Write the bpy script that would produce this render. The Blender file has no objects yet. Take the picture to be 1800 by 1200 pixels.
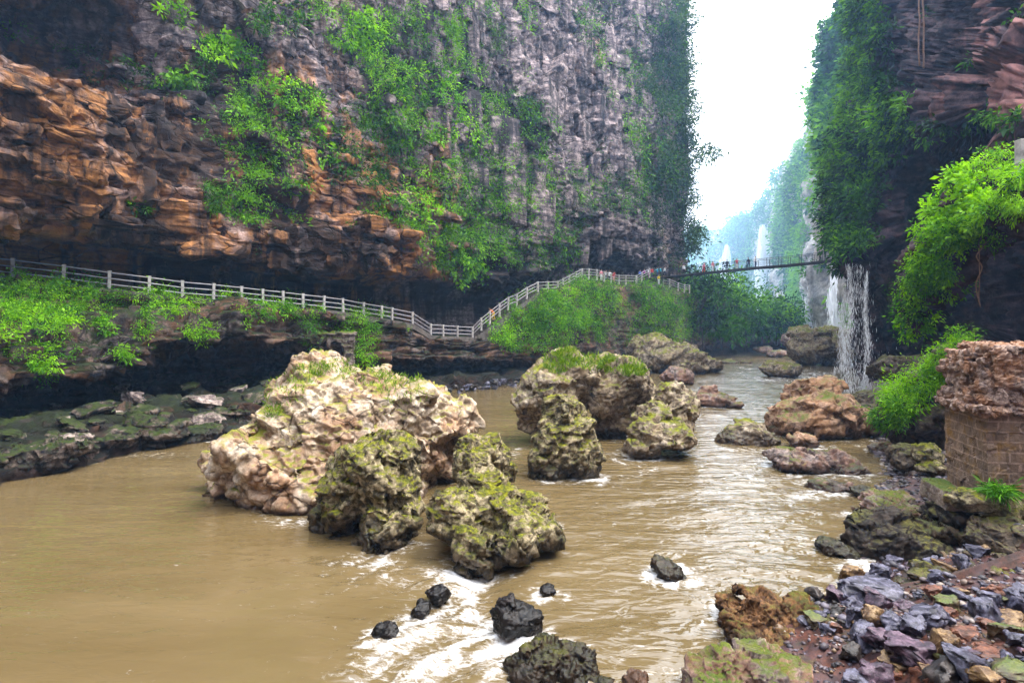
import bpy, bmesh, math, random
import numpy as np
from mathutils import Vector, Matrix

C = bpy.context.scene.collection
sc = bpy.context.scene
R = math.radians
rng = np.random.default_rng(11)
random.seed(5)

# ------------------------------------------------------------------ camera, sky, sun, exposure
EYE = 6.0            # metres above the water
FPX = 950.0          # focal length in pixels of an 1800 px wide picture
HOR = 580.0          # horizon row
cam = bpy.data.cameras.new('camera')
cam.sensor_width = 36.0
cam.lens = 36.0 * FPX / 1800.0
cam.shift_y = -(600.0 - HOR) / 1800.0
cam.clip_start = 0.1
cam.clip_end = 4000.0
camo = bpy.data.objects.new('camera', cam)
camo.location = (0, 0, EYE)
camo.rotation_euler = (R(90), 0, 0)
C.objects.link(camo)
sc.camera = camo

SUN_AZ = R(98.0)     # from north (+Y) clockwise
SUN_EL = R(65.0)
world = bpy.data.worlds.new('World')
sc.world = world
world.use_nodes = True
wn = world.node_tree.nodes
sky = wn.new('ShaderNodeTexSky')
sky.sky_type = 'NISHITA'
sky.sun_disc = False
sky.sun_elevation = SUN_EL
sky.sun_rotation = SUN_AZ
sky.air_density = 1.0
sky.dust_density = 6.0
sky.ozone_density = 1.0
# thin bright overcast over the sky
wl = world.node_tree.links
wtc = wn.new('ShaderNodeTexCoord')
wnz = wn.new('ShaderNodeTexNoise'); wnz.inputs['Scale'].default_value = 1.6; wnz.inputs['Detail'].default_value = 6
wl.new(wtc.outputs['Generated'], wnz.inputs['Vector'])
wmr = wn.new('ShaderNodeMapRange'); wmr.inputs[1].default_value = 0.3; wmr.inputs[2].default_value = 0.7; wmr.inputs[3].default_value = 0.62; wmr.inputs[4].default_value = 0.95
wl.new(wnz.outputs[0], wmr.inputs[0])
wmx = wn.new('ShaderNodeMix'); wmx.data_type = 'RGBA'
wl.new(wmr.outputs[0], wmx.inputs[0]); wl.new(sky.outputs[0], wmx.inputs[6]); wmx.inputs[7].default_value = (13.0, 13.3, 13.8, 1)
wl.new(wmx.outputs[2], wn['Background'].inputs[0])
wn['Background'].inputs[1].default_value = 0.15

sun = bpy.data.lights.new('sun', 'SUN')
sun.energy = 1.5
sun.angle = R(28.0)
sun.color = (1.0, 0.94, 0.84)
suno = bpy.data.objects.new('sun', sun)
sd = Vector((math.sin(SUN_AZ) * math.cos(SUN_EL), math.cos(SUN_AZ) * math.cos(SUN_EL), math.sin(SUN_EL)))
suno.rotation_euler = sd.to_track_quat('Z', 'Y').to_euler()
suno.location = (10, -20, 140)
C.objects.link(suno)

sc.view_settings.view_transform = 'Standard'
sc.view_settings.look = 'None'
sc.view_settings.gamma = 1.0
sc.view_settings.exposure = 1.75
sc.render.engine = 'CYCLES'
cy = sc.cycles
cy.max_bounces = 5
cy.diffuse_bounces = 2
cy.glossy_bounces = 2
cy.transmission_bounces = 3
cy.transparent_max_bounces = 12
cy.volume_bounces = 2
cy.use_denoising = True
cy.caustics_reflective = False
cy.caustics_refractive = False

# ------------------------------------------------------------------ tagging
def tag(o, label=None, cat=None, group=None, kind=None):
    if label: o['label'] = label
    if cat: o['category'] = cat
    if group: o['group'] = group
    if kind: o['kind'] = kind
    return o

def empty(name, loc, rz=0.0):
    o = bpy.data.objects.new(name, None)
    o.location = loc
    o.rotation_euler = (0, 0, rz)
    o.empty_display_size = 0.3
    C.objects.link(o)
    return o

def link(name, me, mat=None, parent=None, loc=(0, 0, 0)):
    o = bpy.data.objects.new(name, me)
    if mat is not None:
        me.materials.clear()
        me.materials.append(mat)
    o.location = loc
    if parent is not None:
        o.parent = parent
    C.objects.link(o)
    return o

# ------------------------------------------------------------------ where things stand
def W(px, py, d):
    """The point that lies d metres ahead and shows at (px, py) of the 1800 x 1200 photo."""
    return np.array([(px - 900.0) / FPX * d, d, EYE + (HOR - py) / FPX * d])

def P(v):
    """Photo position of points (n,3)."""
    v = np.asarray(v, dtype=np.float64)
    y = np.maximum(v[:, 1], 0.05)
    return np.stack([900 + v[:, 0] / y * FPX, HOR - (v[:, 2] - EYE) / y * FPX], 1)

# ------------------------------------------------------------------ noise
LAT = (np.random.default_rng(3).random((64, 64, 64)).astype(np.float32) * 2 - 1)
ROT = np.array([[0.36, 0.48, -0.8], [-0.8, 0.6, 0.0], [0.48, 0.64, 0.6]])

def vnoise(p):
    i = np.floor(p).astype(np.int64)
    f = (p - i).astype(np.float32)
    u = f * f * f * (f * (f * 6 - 15) + 10)
    i0 = i & 63
    i1 = (i + 1) & 63
    x0, y0, z0 = i0[:, 0], i0[:, 1], i0[:, 2]
    x1, y1, z1 = i1[:, 0], i1[:, 1], i1[:, 2]
    ux, uy, uz = u[:, 0], u[:, 1], u[:, 2]
    def lx(y, z):
        a = LAT[x0, y, z]
        return a + (LAT[x1, y, z] - a) * ux
    a = lx(y0, z0); b = lx(y1, z0); c = lx(y0, z1); d = lx(y1, z1)
    ab = a + (b - a) * uy
    cd = c + (d - c) * uy
    return ab + (cd - ab) * uz

def fbm(p, octv=5, gain=0.5, ridge=False):
    p = np.asarray(p, dtype=np.float64).copy()
    s = np.zeros(len(p), np.float32); a = 1.0; t = 0.0
    for k in range(octv):
        n = vnoise(p)
        if ridge:
            n = 1.0 - 2.0 * np.abs(n)
        s += a * n
        t += a
        a *= gain
        p = (p @ ROT.T) * 2.02 + 7.3
    return s / t

def sstep(a, b, x):
    t = np.clip((x - a) / (b - a), 0, 1)
    return t * t * (3 - 2 * t)

def hash1(a):
    a = np.asarray(a).astype(np.int64)
    return (np.sin(a * 127.1 + 311.7) * 43758.5453) % 1.0

# ------------------------------------------------------------------ meshes from arrays
def mesh_np(name, V, F, smooth=True, attrs=None):
    """F: (n,4) or (n,3) int array."""
    me = bpy.data.meshes.new(name)
    k = F.shape[1]
    me.vertices.add(len(V))
    me.vertices.foreach_set('co', np.ascontiguousarray(V, np.float32).ravel())
    me.loops.add(F.size)
    me.loops.foreach_set('vertex_index', np.ascontiguousarray(F, np.int32).ravel())
    me.polygons.add(len(F))
    me.polygons.foreach_set('loop_start', np.arange(0, F.size, k, dtype=np.int32))
    me.polygons.foreach_set('loop_total', np.full(len(F), k, np.int32))
    if smooth:
        me.polygons.foreach_set('use_smooth', np.ones(len(F), bool))
    me.update(calc_edges=True)
    for n, a in (attrs or {}).items():
        at = me.attributes.new(n, 'FLOAT', 'POINT')
        at.data.foreach_set('value', np.ascontiguousarray(a, np.float32))
    return me

def coords(me):
    a = np.empty(len(me.vertices) * 3, np.float32)
    me.vertices.foreach_get('co', a)
    return a.reshape(-1, 3)

def normals(me):
    a = np.empty(len(me.vertices) * 3, np.float32)
    me.vertex_normals.foreach_get('vector', a)
    return a.reshape(-1, 3)

def set_coords(me, V):
    me.vertices.foreach_set('co', np.ascontiguousarray(V, np.float32).ravel())
    me.update()

def grid_faces(nu, nv):
    i = np.arange(nu - 1)[:, None] * nv + np.arange(nv - 1)[None, :]
    return np.stack([i, i + nv, i + nv + 1, i + 1], -1).reshape(-1, 4)

def catmull(G, t):
    """G: (n, ...) control rows, t: sample parameters in [0, n-1]; a curve that never overshoots much."""
    n = len(G)
    i = np.clip(np.floor(t).astype(int), 0, n - 2)
    f = (t - i).reshape((-1,) + (1,) * (G.ndim - 1))
    p1 = G[i]; p2 = G[i + 1]
    p0 = G[np.maximum(i - 1, 0)]; p3 = G[np.minimum(i + 2, n - 1)]
    m1 = (p2 - p0) * 0.35
    m2 = (p3 - p1) * 0.35
    f2 = f * f; f3 = f2 * f
    return (2 * f3 - 3 * f2 + 1) * p1 + (f3 - 2 * f2 + f) * m1 + (-2 * f3 + 3 * f2) * p2 + (f3 - f2) * m2

def samples(wts, n):
    """n parameters over len(wts) spans, spread in proportion to the weights."""
    c = np.concatenate([[0], np.cumsum(wts)])
    return np.interp(np.linspace(0, c[-1], n), c, np.arange(len(c)))

def loft(G, nu, nv, wu=None, wv=None):
    G = np.asarray(G, dtype=np.float64)
    def view_len(a, b):
        m = (a + b) / 2
        near = np.linalg.norm(b - a, axis=-1) / np.maximum(np.linalg.norm(m - np.array([0, 0, EYE]), axis=-1), 4)
        return near
    if wu is None:
        wu = view_len(G[:-1], G[1:]).mean(1)
    if wv is None:
        wv = view_len(G[:, :-1], G[:, 1:]).mean(0)
    tu = samples(np.asarray(wu), nu); tv = samples(np.asarray(wv), nv)
    A = catmull(G, tu)                        # nu, nr, 3
    B = catmull(np.swapaxes(A, 0, 1), tv)     # nv, nu, 3
    S = np.swapaxes(B, 0, 1)                  # nu, nv, 3
    return S, tu, tv

def grid_normals(S):
    du = np.gradient(S, axis=0); dv = np.gradient(S, axis=1)
    n = np.cross(du, dv)
    return n / np.maximum(np.linalg.norm(n, axis=-1, keepdims=True), 1e-9)

# ------------------------------------------------------------------ materials
def new_mat(name):
    m = bpy.data.materials.new(name)
    m.use_nodes = True
    nt = m.node_tree
    nt.nodes.clear()
    return m, nt

class NT:
    def __init__(s, nt): s.nt = nt
    def n(s, typ, **kw):
        x = s.nt.nodes.new(typ)
        for k, v in kw.items(): setattr(x, k, v)
        return x
    def l(s, a, b): s.nt.links.new(a, b)
    def noise(s, vec, scale, detail=6, rough=0.6, dist=0.0):
        x = s.n('ShaderNodeTexNoise')
        x.inputs['Scale'].default_value = scale
        x.inputs['Detail'].default_value = detail
        x.inputs['Roughness'].default_value = rough
        x.inputs['Distortion'].default_value = dist
        s.l(vec, x.inputs['Vector'])
        return x.outputs[0]
    def mapping(s, vec, scale, rot=(0, 0, 0)):
        x = s.n('ShaderNodeMapping')
        x.inputs['Scale'].default_value = scale
        x.inputs['Rotation'].default_value = rot
        s.l(vec, x.inputs['Vector'])
        return x.outputs[0]
    def ramp(s, fac, stops):
        x = s.n('ShaderNodeValToRGB')
        e = x.color_ramp.elements
        while len(e) < len(stops): e.new(0.5)
        for q, (p, c) in zip(e, stops):
            q.position = p
            q.color = (c[0], c[1], c[2], 1) if not isinstance(c, (int, float)) else (c, c, c, 1)
        s.l(fac, x.inputs[0])
        return x.outputs[0]
    def mix(s, fac, a, b, blend='MIX'):
        x = s.n('ShaderNodeMix', data_type='RGBA', blend_type=blend)
        for sock, v in ((x.inputs[0], fac), (x.inputs[6], a), (x.inputs[7], b)):
            if isinstance(v, (int, float)): sock.default_value = v
            elif isinstance(v, tuple): sock.default_value = (v[0], v[1], v[2], 1)
            else: s.l(v, sock)
        return x.outputs[2]
    def math(s, op, a, b=None, clamp=False):
        x = s.n('ShaderNodeMath', operation=op, use_clamp=clamp)
        for sock, v in ((x.inputs[0], a), (x.inputs[1], b)):
            if v is None: continue
            if isinstance(v, (int, float)): sock.default_value = v
            else: s.l(v, sock)
        return x.outputs[0]
    def attr(s, name):
        x = s.n('ShaderNodeAttribute', attribute_name=name)
        return x.outputs['Fac']

def rock_mat(name, dark, mid, light, accent=None, accent_attr=None, accent_amt=0.5, scale=0.35, streak=0.0,
             streak_col=(0.006, 0.0055, 0.008), moss=0.0, moss_col=(0.05, 0.085, 0.008), moss_col2=(0.10, 0.115, 0.008), wet=0.0,
             bump=0.6, rough=0.85, lines=0.0, pits=0.0, algae=False, wet_rough=0.3, crisp=0.0, cracks=0.0, crack_scale=1.0, bdist=1.0, moss_scale=0.8, coat=0.0, mottle=1.0):
    m, nt = new_mat(name)
    t = NT(nt)
    geo = t.n('ShaderNodeNewGeometry')
    pos = geo.outputs['Position']
    n1 = t.noise(pos, scale * 3.2, 11, 0.70, 0.0)
    if crisp: n1 = t.math('ADD', t.math('MULTIPLY', n1, 0.55), t.math('MULTIPLY', t.noise(t.mapping(pos, (0.6, 0.6, crisp)), scale * 4.0, 10, 0.74), 0.45))
    col = t.ramp(n1, [(0.32, dark), (0.46, mid), (0.62, light)])
    # speckle of minerals and lichen at small scale
    n2 = t.noise(pos, scale * 22, 6, 0.7)
    col = t.mix(mottle, col, t.ramp(n2, [(0.33, 0.55), (0.5, 1.0), (0.7, 1.3)]), 'MULTIPLY')
    if accent is not None:
        n3 = t.noise(t.mapping(pos, (1, 1, 0.7)), scale * 1.1, 5, 0.6, 0.5)
        f = t.ramp(n3, [(0.42, 0.0), (0.58, 1.0)])
        if accent_attr:
            f = t.math('ADD', f, t.math('SUBTRACT', t.attr(accent_attr), 0.72), True)
            f = t.math('MULTIPLY', f, t.ramp(t.attr(accent_attr), [(0.0, 0.0), (0.35, 1.0)]))
        f = t.math('MULTIPLY', f, accent_amt, True)
        acc = t.mix(1.0, accent, t.ramp(t.noise(pos, scale * 5, 8, 0.65), [(0.3, 0.45), (0.5, 1.0), (0.7, 1.25)]), 'MULTIPLY')
        col = t.mix(f, col, acc)
    if lines > 0:      # bedding lines of the limestone
        nz = t.noise(t.mapping(pos, (0.05, 0.05, 2.6)), 1.0, 4, 0.6)
        f = t.ramp(nz, [(0.40, 1.0), (0.5, 0.0)])
        col = t.mix(t.math('MULTIPLY', f, lines), col, t.mix(1.0, col, (0.32, 0.3, 0.34), 'MULTIPLY'))
    if streak > 0:     # black algae streaks that run down the face
        ns = t.noise(t.mapping(pos, (0.9, 0.9, 0.07)), 0.8, 6, 0.62, 0.4)
        if algae: ns = t.math('ADD', ns, t.math('MULTIPLY', t.attr('algae'), 0.3))
        f = t.ramp(ns, [(0.46, 0.0), (0.62, 1.0)])
        col = t.mix(t.math('MULTIPLY', f, streak), col, streak_col)
    hgt = n1
    crk = None
    if cracks > 0:     # dark joints that split the rock
        vo = t.n('ShaderNodeTexVoronoi', feature='DISTANCE_TO_EDGE'); vo.inputs['Scale'].default_value = crack_scale
        wn_ = t.n('ShaderNodeTexNoise'); wn_.inputs['Scale'].default_value = crack_scale * 1.5; t.l(pos, wn_.inputs['Vector'])
        wv_ = t.mix(0.35, t.mapping(pos, (0.7, 0.7, 1.5)), wn_.outputs[1], 'ADD')
        t.l(wv_, vo.inputs['Vector'])
        crk = t.ramp(vo.outputs[0], [(0.0, 1.0), (0.045, 0.0)])
        crk = t.math('MULTIPLY', crk, t.ramp(t.noise(pos, crack_scale * 0.6, 3), [(0.42, 0.0), (0.56, 1.0)]))
        col = t.mix(t.math('MULTIPLY', crk, cracks), col, (0.006, 0.005, 0.005))
    if moss > 0:
        sx = t.n('ShaderNodeSeparateXYZ'); t.l(geo.outputs['Normal'], sx.inputs[0])
        nm = t.noise(pos, moss_scale, 7, 0.66)
        up = t.math('MULTIPLY', sx.outputs[2], 0.42)
        f = t.math('ADD', t.math('ADD', up, nm), moss - 1.0)
        f = t.ramp(f, [(0.16, 0.0), (0.34, 1.0)])
        mc = t.mix(t.ramp(t.noise(pos, moss_scale * 4, 5, 0.7), [(0.38, 0.0), (0.62, 1.0)]), moss_col, moss_col2)
        mc = t.mix(1.0, mc, t.ramp(t.noise(pos, 30, 4, 0.7), [(0.3, 0.45), (0.7, 1.35)]), 'MULTIPLY')
        col = t.mix(f, col, mc)
    bs = t.n('ShaderNodeBsdfPrincipled')
    rg = rough
    if wet > 0:
        sz = t.n('ShaderNodeSeparateXYZ'); t.l(pos, sz.inputs[0])
        h = t.math('SUBTRACT', sz.outputs[2], t.math('MULTIPLY', t.noise(pos, 1.3, 3), wet * 0.9))
        f = t.ramp(t.math('DIVIDE', h, wet), [(0.0, 1.0), (0.5, 0.0)])
        col = t.mix(f, col, t.mix(1.0, col, (0.26, 0.23, 0.22), 'MULTIPLY'))
        x = t.math('SUBTRACT', rough, t.math('MULTIPLY', f, rough - wet_rough))
        t.l(x, bs.inputs['Roughness'])
    else:
        bs.inputs['Roughness'].default_value = rough
    bs.inputs['Specular IOR Level'].default_value = 0.3 + coat
    t.l(col, bs.inputs['Base Color'])
    b1 = t.n('ShaderNodeBump'); b1.inputs['Strength'].default_value = bump; b1.inputs['Distance'].default_value = 0.25 / max(scale * 3, 0.2) * 0.35 * bdist
    hh = t.math('ADD', t.noise(pos, scale * 9, 10, 0.72), t.math('MULTIPLY', t.noise(pos, scale * 40, 4, 0.7), 0.35))
    if crk is not None: hh = t.math('SUBTRACT', hh, t.math('MULTIPLY', crk, 0.5))
    t.l(hh, b1.inputs['Height'])
    t.l(b1.outputs[0], bs.inputs['Normal'])
    out = t.n('ShaderNodeOutputMaterial')
    t.l(bs.outputs[0], out.inputs[0])
    return m

def leaf_mat(name, dark, mid, light, trans=0.35, rough=0.55):
    m, nt = new_mat(name)
    t = NT(nt)
    col = t.ramp(t.attr('tone'), [(0.0, dark), (0.5, mid), (1.0, light)])
    d = t.n('ShaderNodeBsdfPrincipled'); d.inputs['Roughness'].default_value = rough
    d.inputs['Specular IOR Level'].default_value = 0.25
    t.l(col, d.inputs['Base Color'])
    tr = t.n('ShaderNodeBsdfTranslucent')
    t.l(t.mix(1.0, col, (1.25, 1.2, 0.5), 'MULTIPLY'), tr.inputs[0])
    mx = t.n('ShaderNodeMixShader'); mx.inputs[0].default_value = trans
    t.l(d.outputs[0], mx.inputs[1]); t.l(tr.outputs[0], mx.inputs[2])
    out = t.n('ShaderNodeOutputMaterial'); t.l(mx.outputs[0], out.inputs[0])
    return m

def plain_mat(name, col, rough=0.7, var=0.25, scale=6.0, metal=0.0, bump=0.2):
    m, nt = new_mat(name)
    t = NT(nt)
    geo = t.n('ShaderNodeTexCoord')
    n = t.noise(geo.outputs['Object'], scale, 6, 0.65)
    c = t.mix(1.0, col, t.ramp(n, [(0.3, 1 - var * 1.6), (0.7, 1 + var)]), 'MULTIPLY')
    b = t.n('ShaderNodeBsdfPrincipled'); b.inputs['Roughness'].default_value = rough; b.inputs['Metallic'].default_value = metal
    t.l(c, b.inputs['Base Color'])
    if bump:
        bp = t.n('ShaderNodeBump'); bp.inputs['Strength'].default_value = bump; bp.inputs['Distance'].default_value = 0.02
        t.l(t.noise(geo.outputs['Object'], scale * 5, 6, 0.7), bp.inputs['Height']); t.l(bp.outputs[0], b.inputs['Normal'])
    o = t.n('ShaderNodeOutputMaterial'); t.l(b.outputs[0], o.inputs[0])
    return m

M = {}
M['cliff'] = rock_mat('cliff_limestone', (0.014, 0.011, 0.014), (0.12, 0.095, 0.105), (0.60, 0.47, 0.45), accent=(0.44, 0.19, 0.055), accent_attr='ochre',
                      accent_amt=0.95, scale=0.30, streak=0.9, lines=0.75, bump=1.0, algae=True, crisp=1.7, cracks=0.85, crack_scale=0.75, bdist=2.6)
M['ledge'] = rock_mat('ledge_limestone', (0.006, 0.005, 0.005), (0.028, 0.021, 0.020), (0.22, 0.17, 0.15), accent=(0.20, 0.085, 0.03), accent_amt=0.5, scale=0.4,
                      streak=0.5, moss=0.50, moss_col=(0.002, 0.006, 0.0006), moss_col2=(0.018, 0.030, 0.002), wet=2.4, wet_rough=0.9, lines=0.5, bump=1.0, cracks=0.8, crack_scale=0.9, bdist=2.0)  # dark low band is damp rock plus painted shade of the overhang
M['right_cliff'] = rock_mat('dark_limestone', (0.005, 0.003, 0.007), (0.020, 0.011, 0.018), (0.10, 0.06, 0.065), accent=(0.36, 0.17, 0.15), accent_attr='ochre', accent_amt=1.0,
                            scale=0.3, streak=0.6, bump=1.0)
M['far'] = rock_mat('far_limestone_hazed', (0.16, 0.17, 0.18), (0.34, 0.33, 0.32), (0.55, 0.52, 0.48), accent=(0.34, 0.24, 0.12), accent_amt=0.4, scale=0.06, streak=0.3, bump=0.6)  # paler than the near rock: some of the haze is put into its colour
# ================================================================== SETTING
def strata(Pt, along, amp, thick=(0.5, 2.0), blockw=(1.5, 6.0), dip=0.0, seed=0, warp=0.8, groove=0.3):
    r = np.random.default_rng(seed)
    zz = Pt[:, 2] + dip * along + warp * fbm(Pt * 0.11 + seed, 3)
    b = np.cumsum(r.uniform(*thick, 260)) - 20
    k = np.clip(np.searchsorted(b, zz), 1, 258)
    fr = (zz - b[k - 1]) / (b[k] - b[k - 1])
    th = b[k] - b[k - 1]
    prot = r.uniform(-1, 1, 260)[k]
    bw = r.uniform(*blockw, 260)[k]
    q = (along + 0.8 * fbm(Pt * 0.3 + 9 + seed, 2)) / bw + r.uniform(0, 9, 260)[k]
    qi = np.floor(q); qf = q - qi
    blk = hash1(qi * 13 + k * 71) * 2 - 1
    edge = np.minimum(np.minimum(fr, 1 - fr) * th, np.minimum(qf, 1 - qf) * bw)
    g = 1 - sstep(0.0, 0.14, edge)
    rnd = -0.05 * (1 - sstep(0, 0.3, edge))
    return amp * (0.75 * prot + 0.55 * blk) + (rnd - g) * groove

def px_rows(rows):
    """rows of (px, [(py, d), ...]) or lists of (px, py, d) triples -> control grid."""
    G = []
    for r in rows:
        if isinstance(r, tuple) and isinstance(r[0], str):       # ('w', X, Y, [(dx, dy, z), ...])
            G.append([np.array([r[1] + a, r[2] + b, z]) for a, b, z in r[3]])
        elif isinstance(r, tuple):
            G.append([W(r[0], py, d) for py, d in r[1]])
        else:
            G.append([W(*q) for q in r])
    return np.array(G)

def cells(p):
    """Distance to the border between Voronoi cells, and a random number per cell."""
    i = np.floor(p).astype(np.int64); f = p - i
    d1 = np.full(len(p), 9.0); d2 = d1.copy(); r = np.zeros(len(p))
    for a in (-1, 0, 1):
        for b in (-1, 0, 1):
            for c in (-1, 0, 1):
                x, y, z = (i[:, 0] + a) & 63, (i[:, 1] + b) & 63, (i[:, 2] + c) & 63
                h0 = LAT[x, y, z]; h1 = LAT[y, z, x]; h2 = LAT[z, x, y]
                d = (a + 0.5 + 0.42 * h0 - f[:, 0]) ** 2 + (b + 0.5 + 0.42 * h1 - f[:, 1]) ** 2 + (c + 0.5 + 0.42 * h2 - f[:, 2]) ** 2
                n1 = d < d1
                d2 = np.where(n1, d1, np.minimum(d2, d)); r = np.where(n1, LAT[(x + 17) & 63, y, z], r); d1 = np.where(n1, d, d1)
    return np.sqrt(d2) - np.sqrt(d1), r

def fracture(V, size, seed, squash=(1, 1, 1.6)):
    q = V / size * np.array(squash) + seed
    q = q + 0.22 * np.stack([fbm(q * 1.7 + 3, 3), fbm(q * 1.7 + 23, 3), fbm(q * 1.7 + 43, 3)], 1)
    e, r = cells(q)
    return r - 0.9 * (1 - sstep(0.0, 0.16, e))

def facets(V, size, seed, squash=(1, 1, 1), warp=0.10, tilt=1.1):
    """Broken rock: every Voronoi cell is a flat, tilted face of its own."""
    p = V / size * np.array(squash) + seed * 1.37
    if warp: p = p + warp * np.stack([fbm(p * 1.3 + 3, 3), fbm(p * 1.3 + 23, 3), fbm(p * 1.3 + 43, 3)], 1)
    i = np.floor(p).astype(np.int64); f = p - i
    d1 = np.full(len(p), 9.0); out = np.zeros(len(p))
    for a in (-1, 0, 1):
        for b in (-1, 0, 1):
            for c in (-1, 0, 1):
                x, y, z = (i[:, 0] + a) & 63, (i[:, 1] + b) & 63, (i[:, 2] + c) & 63
                h0 = LAT[x, y, z]; h1 = LAT[y, z, x]; h2 = LAT[z, x, y]
                u = f[:, 0] - (a + 0.5 + 0.45 * h0); v = f[:, 1] - (b + 0.5 + 0.45 * h1); w = f[:, 2] - (c + 0.5 + 0.45 * h2)
                d = u * u + v * v + w * w
                n1 = d < d1
                val = 0.45 * LAT[(x + 17) & 63, y, z] + tilt * (u * LAT[x, (y + 9) & 63, z] + v * LAT[x, y, (z + 5) & 63] + w * LAT[(x + 3) & 63, (y + 7) & 63, z])
                out = np.where(n1, val, out); d1 = np.where(n1, d, d1)
    return out

# ---- left cliff: recess behind the path, roof lip, bulging face, top out of sight
UP = px_rows([
    ('w', -44, -60, [(-6, 0, 8), (-6, 0, 12), (0, 0, 13), (1, 0, 16), (1, 0, 22), (-3, 0, 26), (-3, 0, 36), (2, 0, 55), (-6, 0, 80)]),
    ('w', -44, 0, [(-6, 0, 8.5), (-6, 0, 12), (0, 0, 13), (1, 0, 16), (1, 0, 22), (-4, 0, 26), (-4, 0, 36), (2, 0, 55), (-6, 0, 80)]),
    (-420, [(462, 31), (405, 32), (380, 26), (300, 25.5), (120, 25.5), (70, 31), (-60, 33), (-260, 28), (-700, 32)]),
    (-120, [(476, 35), (420, 36), (392, 29.5), (310, 28.5), (140, 28.5), (105, 36), (0, 38), (-150, 33), (-560, 37)]),
    (22, [(487, 39), (430, 40), (405, 32.5), (330, 31.5), (158, 31), (126, 43), (20, 46), (-110, 33), (-500, 36)]),
    (110, [(496, 41), (440, 42), (415, 34.5), (330, 33), (190, 33), (152, 44), (25, 46.5), (-110, 34.5), (-500, 38)]),
    (170, [(505, 42), (447, 43), (420, 36), (335, 34.5), (215, 35), (166, 44.5), (30, 46.5), (-110, 36.5), (-500, 40)]),
    (250, [(513, 44), (452, 45), (425, 38), (360, 37.2), (238, 38), (170, 42.5), (50, 43.5), (-100, 41), (-500, 45)]),
    (330, [(522, 46), (468, 47), (447, 39.5), (380, 38.8), (255, 40), (150, 43), (40, 43.5), (-120, 43), (-500, 47)]),
    (420, [(530, 49), (480, 50), (460, 42), (400, 41.2), (280, 42.5), (165, 45), (45, 46), (-120, 46), (-500, 49)]),
    (500, [(538, 52), (492, 53), (473, 45), (420, 43.8), (305, 45.5), (185, 48), (50, 49), (-120, 49), (-500, 52)]),
    (590, [(545, 55), (500, 56), (476, 48), (425, 47), (322, 50), (200, 52), (55, 53), (-120, 53), (-500, 56)]),
    (680, [(556, 59), (505, 60), (468, 52.5), (430, 51.5), (345, 54), (210, 56), (60, 57), (-120, 57), (-500, 60)]),
    (760, [(570, 64), (520, 65), (480, 57.5), (430, 56.5), (340, 58.5), (205, 61), (60, 62.5), (-120, 63), (-500, 66)]),
    (830, [(585, 69), (535, 70), (500, 64), (440, 62.5), (330, 64), (200, 67), (60, 68.5), (-120, 69), (-500, 72)]),
    (900, [(550, 74), (520, 75), (490, 69.5), (435, 68), (330, 70), (200, 72), (60, 74), (-100, 75), (-300, 78)]),
    (960, [(505, 79), (490, 80), (470, 75.5), (430, 74), (330, 76), (200, 78), (60, 80), (-70, 81), (-200, 84)]),
    (1020, [(480, 88), (462, 89), (435, 83), (405, 81), (330, 82), (200, 84), (60, 86), (-40, 87), (-110, 93)]),
    (1065, [(490, 98), (470, 99), (428, 88), (400, 87), (330, 87), (200, 90), (60, 92), (-40, 93), (-110, 99)]),
    (1110, [(495, 101), (478, 101), (455, 93), (400, 92), (330, 93), (200, 96), (60, 97), (-40, 98), (-110, 104)]),
    (1160, [(505, 107), (485, 106), (455, 102), (400, 100), (330, 101), (200, 103), (60, 104), (-40, 105), (-110, 111)]),
    (1186, [(600, 113), (520, 112), (470, 110), (400, 108), (330, 109), (200, 110), (60, 110), (-40, 111), (-110, 116)]),
    (1198, [(610, 122), (520, 120), (470, 119), (400, 118), (330, 119), (200, 119), (60, 118), (-40, 119), (-110, 124)]),
    (1184, [(612, 145), (520, 143), (470, 142), (400, 141), (330, 141), (200, 140), (60, 140), (-40, 140), (-110, 144)]),
    (1140, [(608, 175), (520, 173), (470, 172), (400, 171), (330, 171), (200, 170), (60, 170), (-40, 170), (-110, 174)]),
])
UP[:, 0, 2] -= 3.5
S, tu, tv = loft(UP, 1150, 560)
N = grid_normals(S)
nu, nv = S.shape[:2]
V = S.reshape(-1, 3); NN = N.reshape(-1, 3)
if np.mean(NN[:, 0] - NN[:, 1]) < 0: NN = -NN
along = np.repeat(np.concatenate([[0], np.cumsum(np.linalg.norm(np.diff(S[:, nv // 3, :2], axis=0), axis=1))]), nv)
PX = P(V)
lowz = 1 - sstep(14, 34, V[:, 2] + 6 * fbm(V * 0.06, 3) - 0.12 * (V[:, 1] - 35))
nearw = 1 - sstep(52, 78, V[:, 1])
st = strata(V, along, 0.95, thick=(0.45, 2.2), blockw=(1.6, 6.5), dip=0.04, seed=4, groove=0.5, warp=0.35)
st2 = strata(V, along, 0.20, thick=(0.16, 0.55), blockw=(0.5, 2.2), dip=0.04, seed=14, groove=0.16, warp=0.3)
big = fbm(V * 0.07, 4)
mid = fbm(V * 0.32 + 5, 5, 0.55)
rid = fbm(V * np.array([0.28, 0.28, 0.12]) + 3, 5, 0.55, ridge=True)
flut = fbm(V * np.array([0.7, 0.7, 0.07]) + 31, 5, 0.55)
drip = fbm(V * np.array([1.5, 1.5, 0.22]) + 61, 4, 0.55, ridge=True)
fa1 = facets(V, 5.5, 2.0, (1, 1, 0.55)); fa2 = facets(V, 2.2, 5.0, (1, 1, 0.8)); fa3 = facets(V, 0.85, 9.0, (1, 1, 1.1))
fb1 = facets(V, 4.2, 12.0, (0.7, 0.7, 1.5)); fb2 = facets(V, 1.5, 15.0, (0.7, 0.7, 1.6))
calmst = sstep(-0.35, 0.2, fbm(V * 0.13 + 77, 3)) * 0.7 + 0.3
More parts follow.
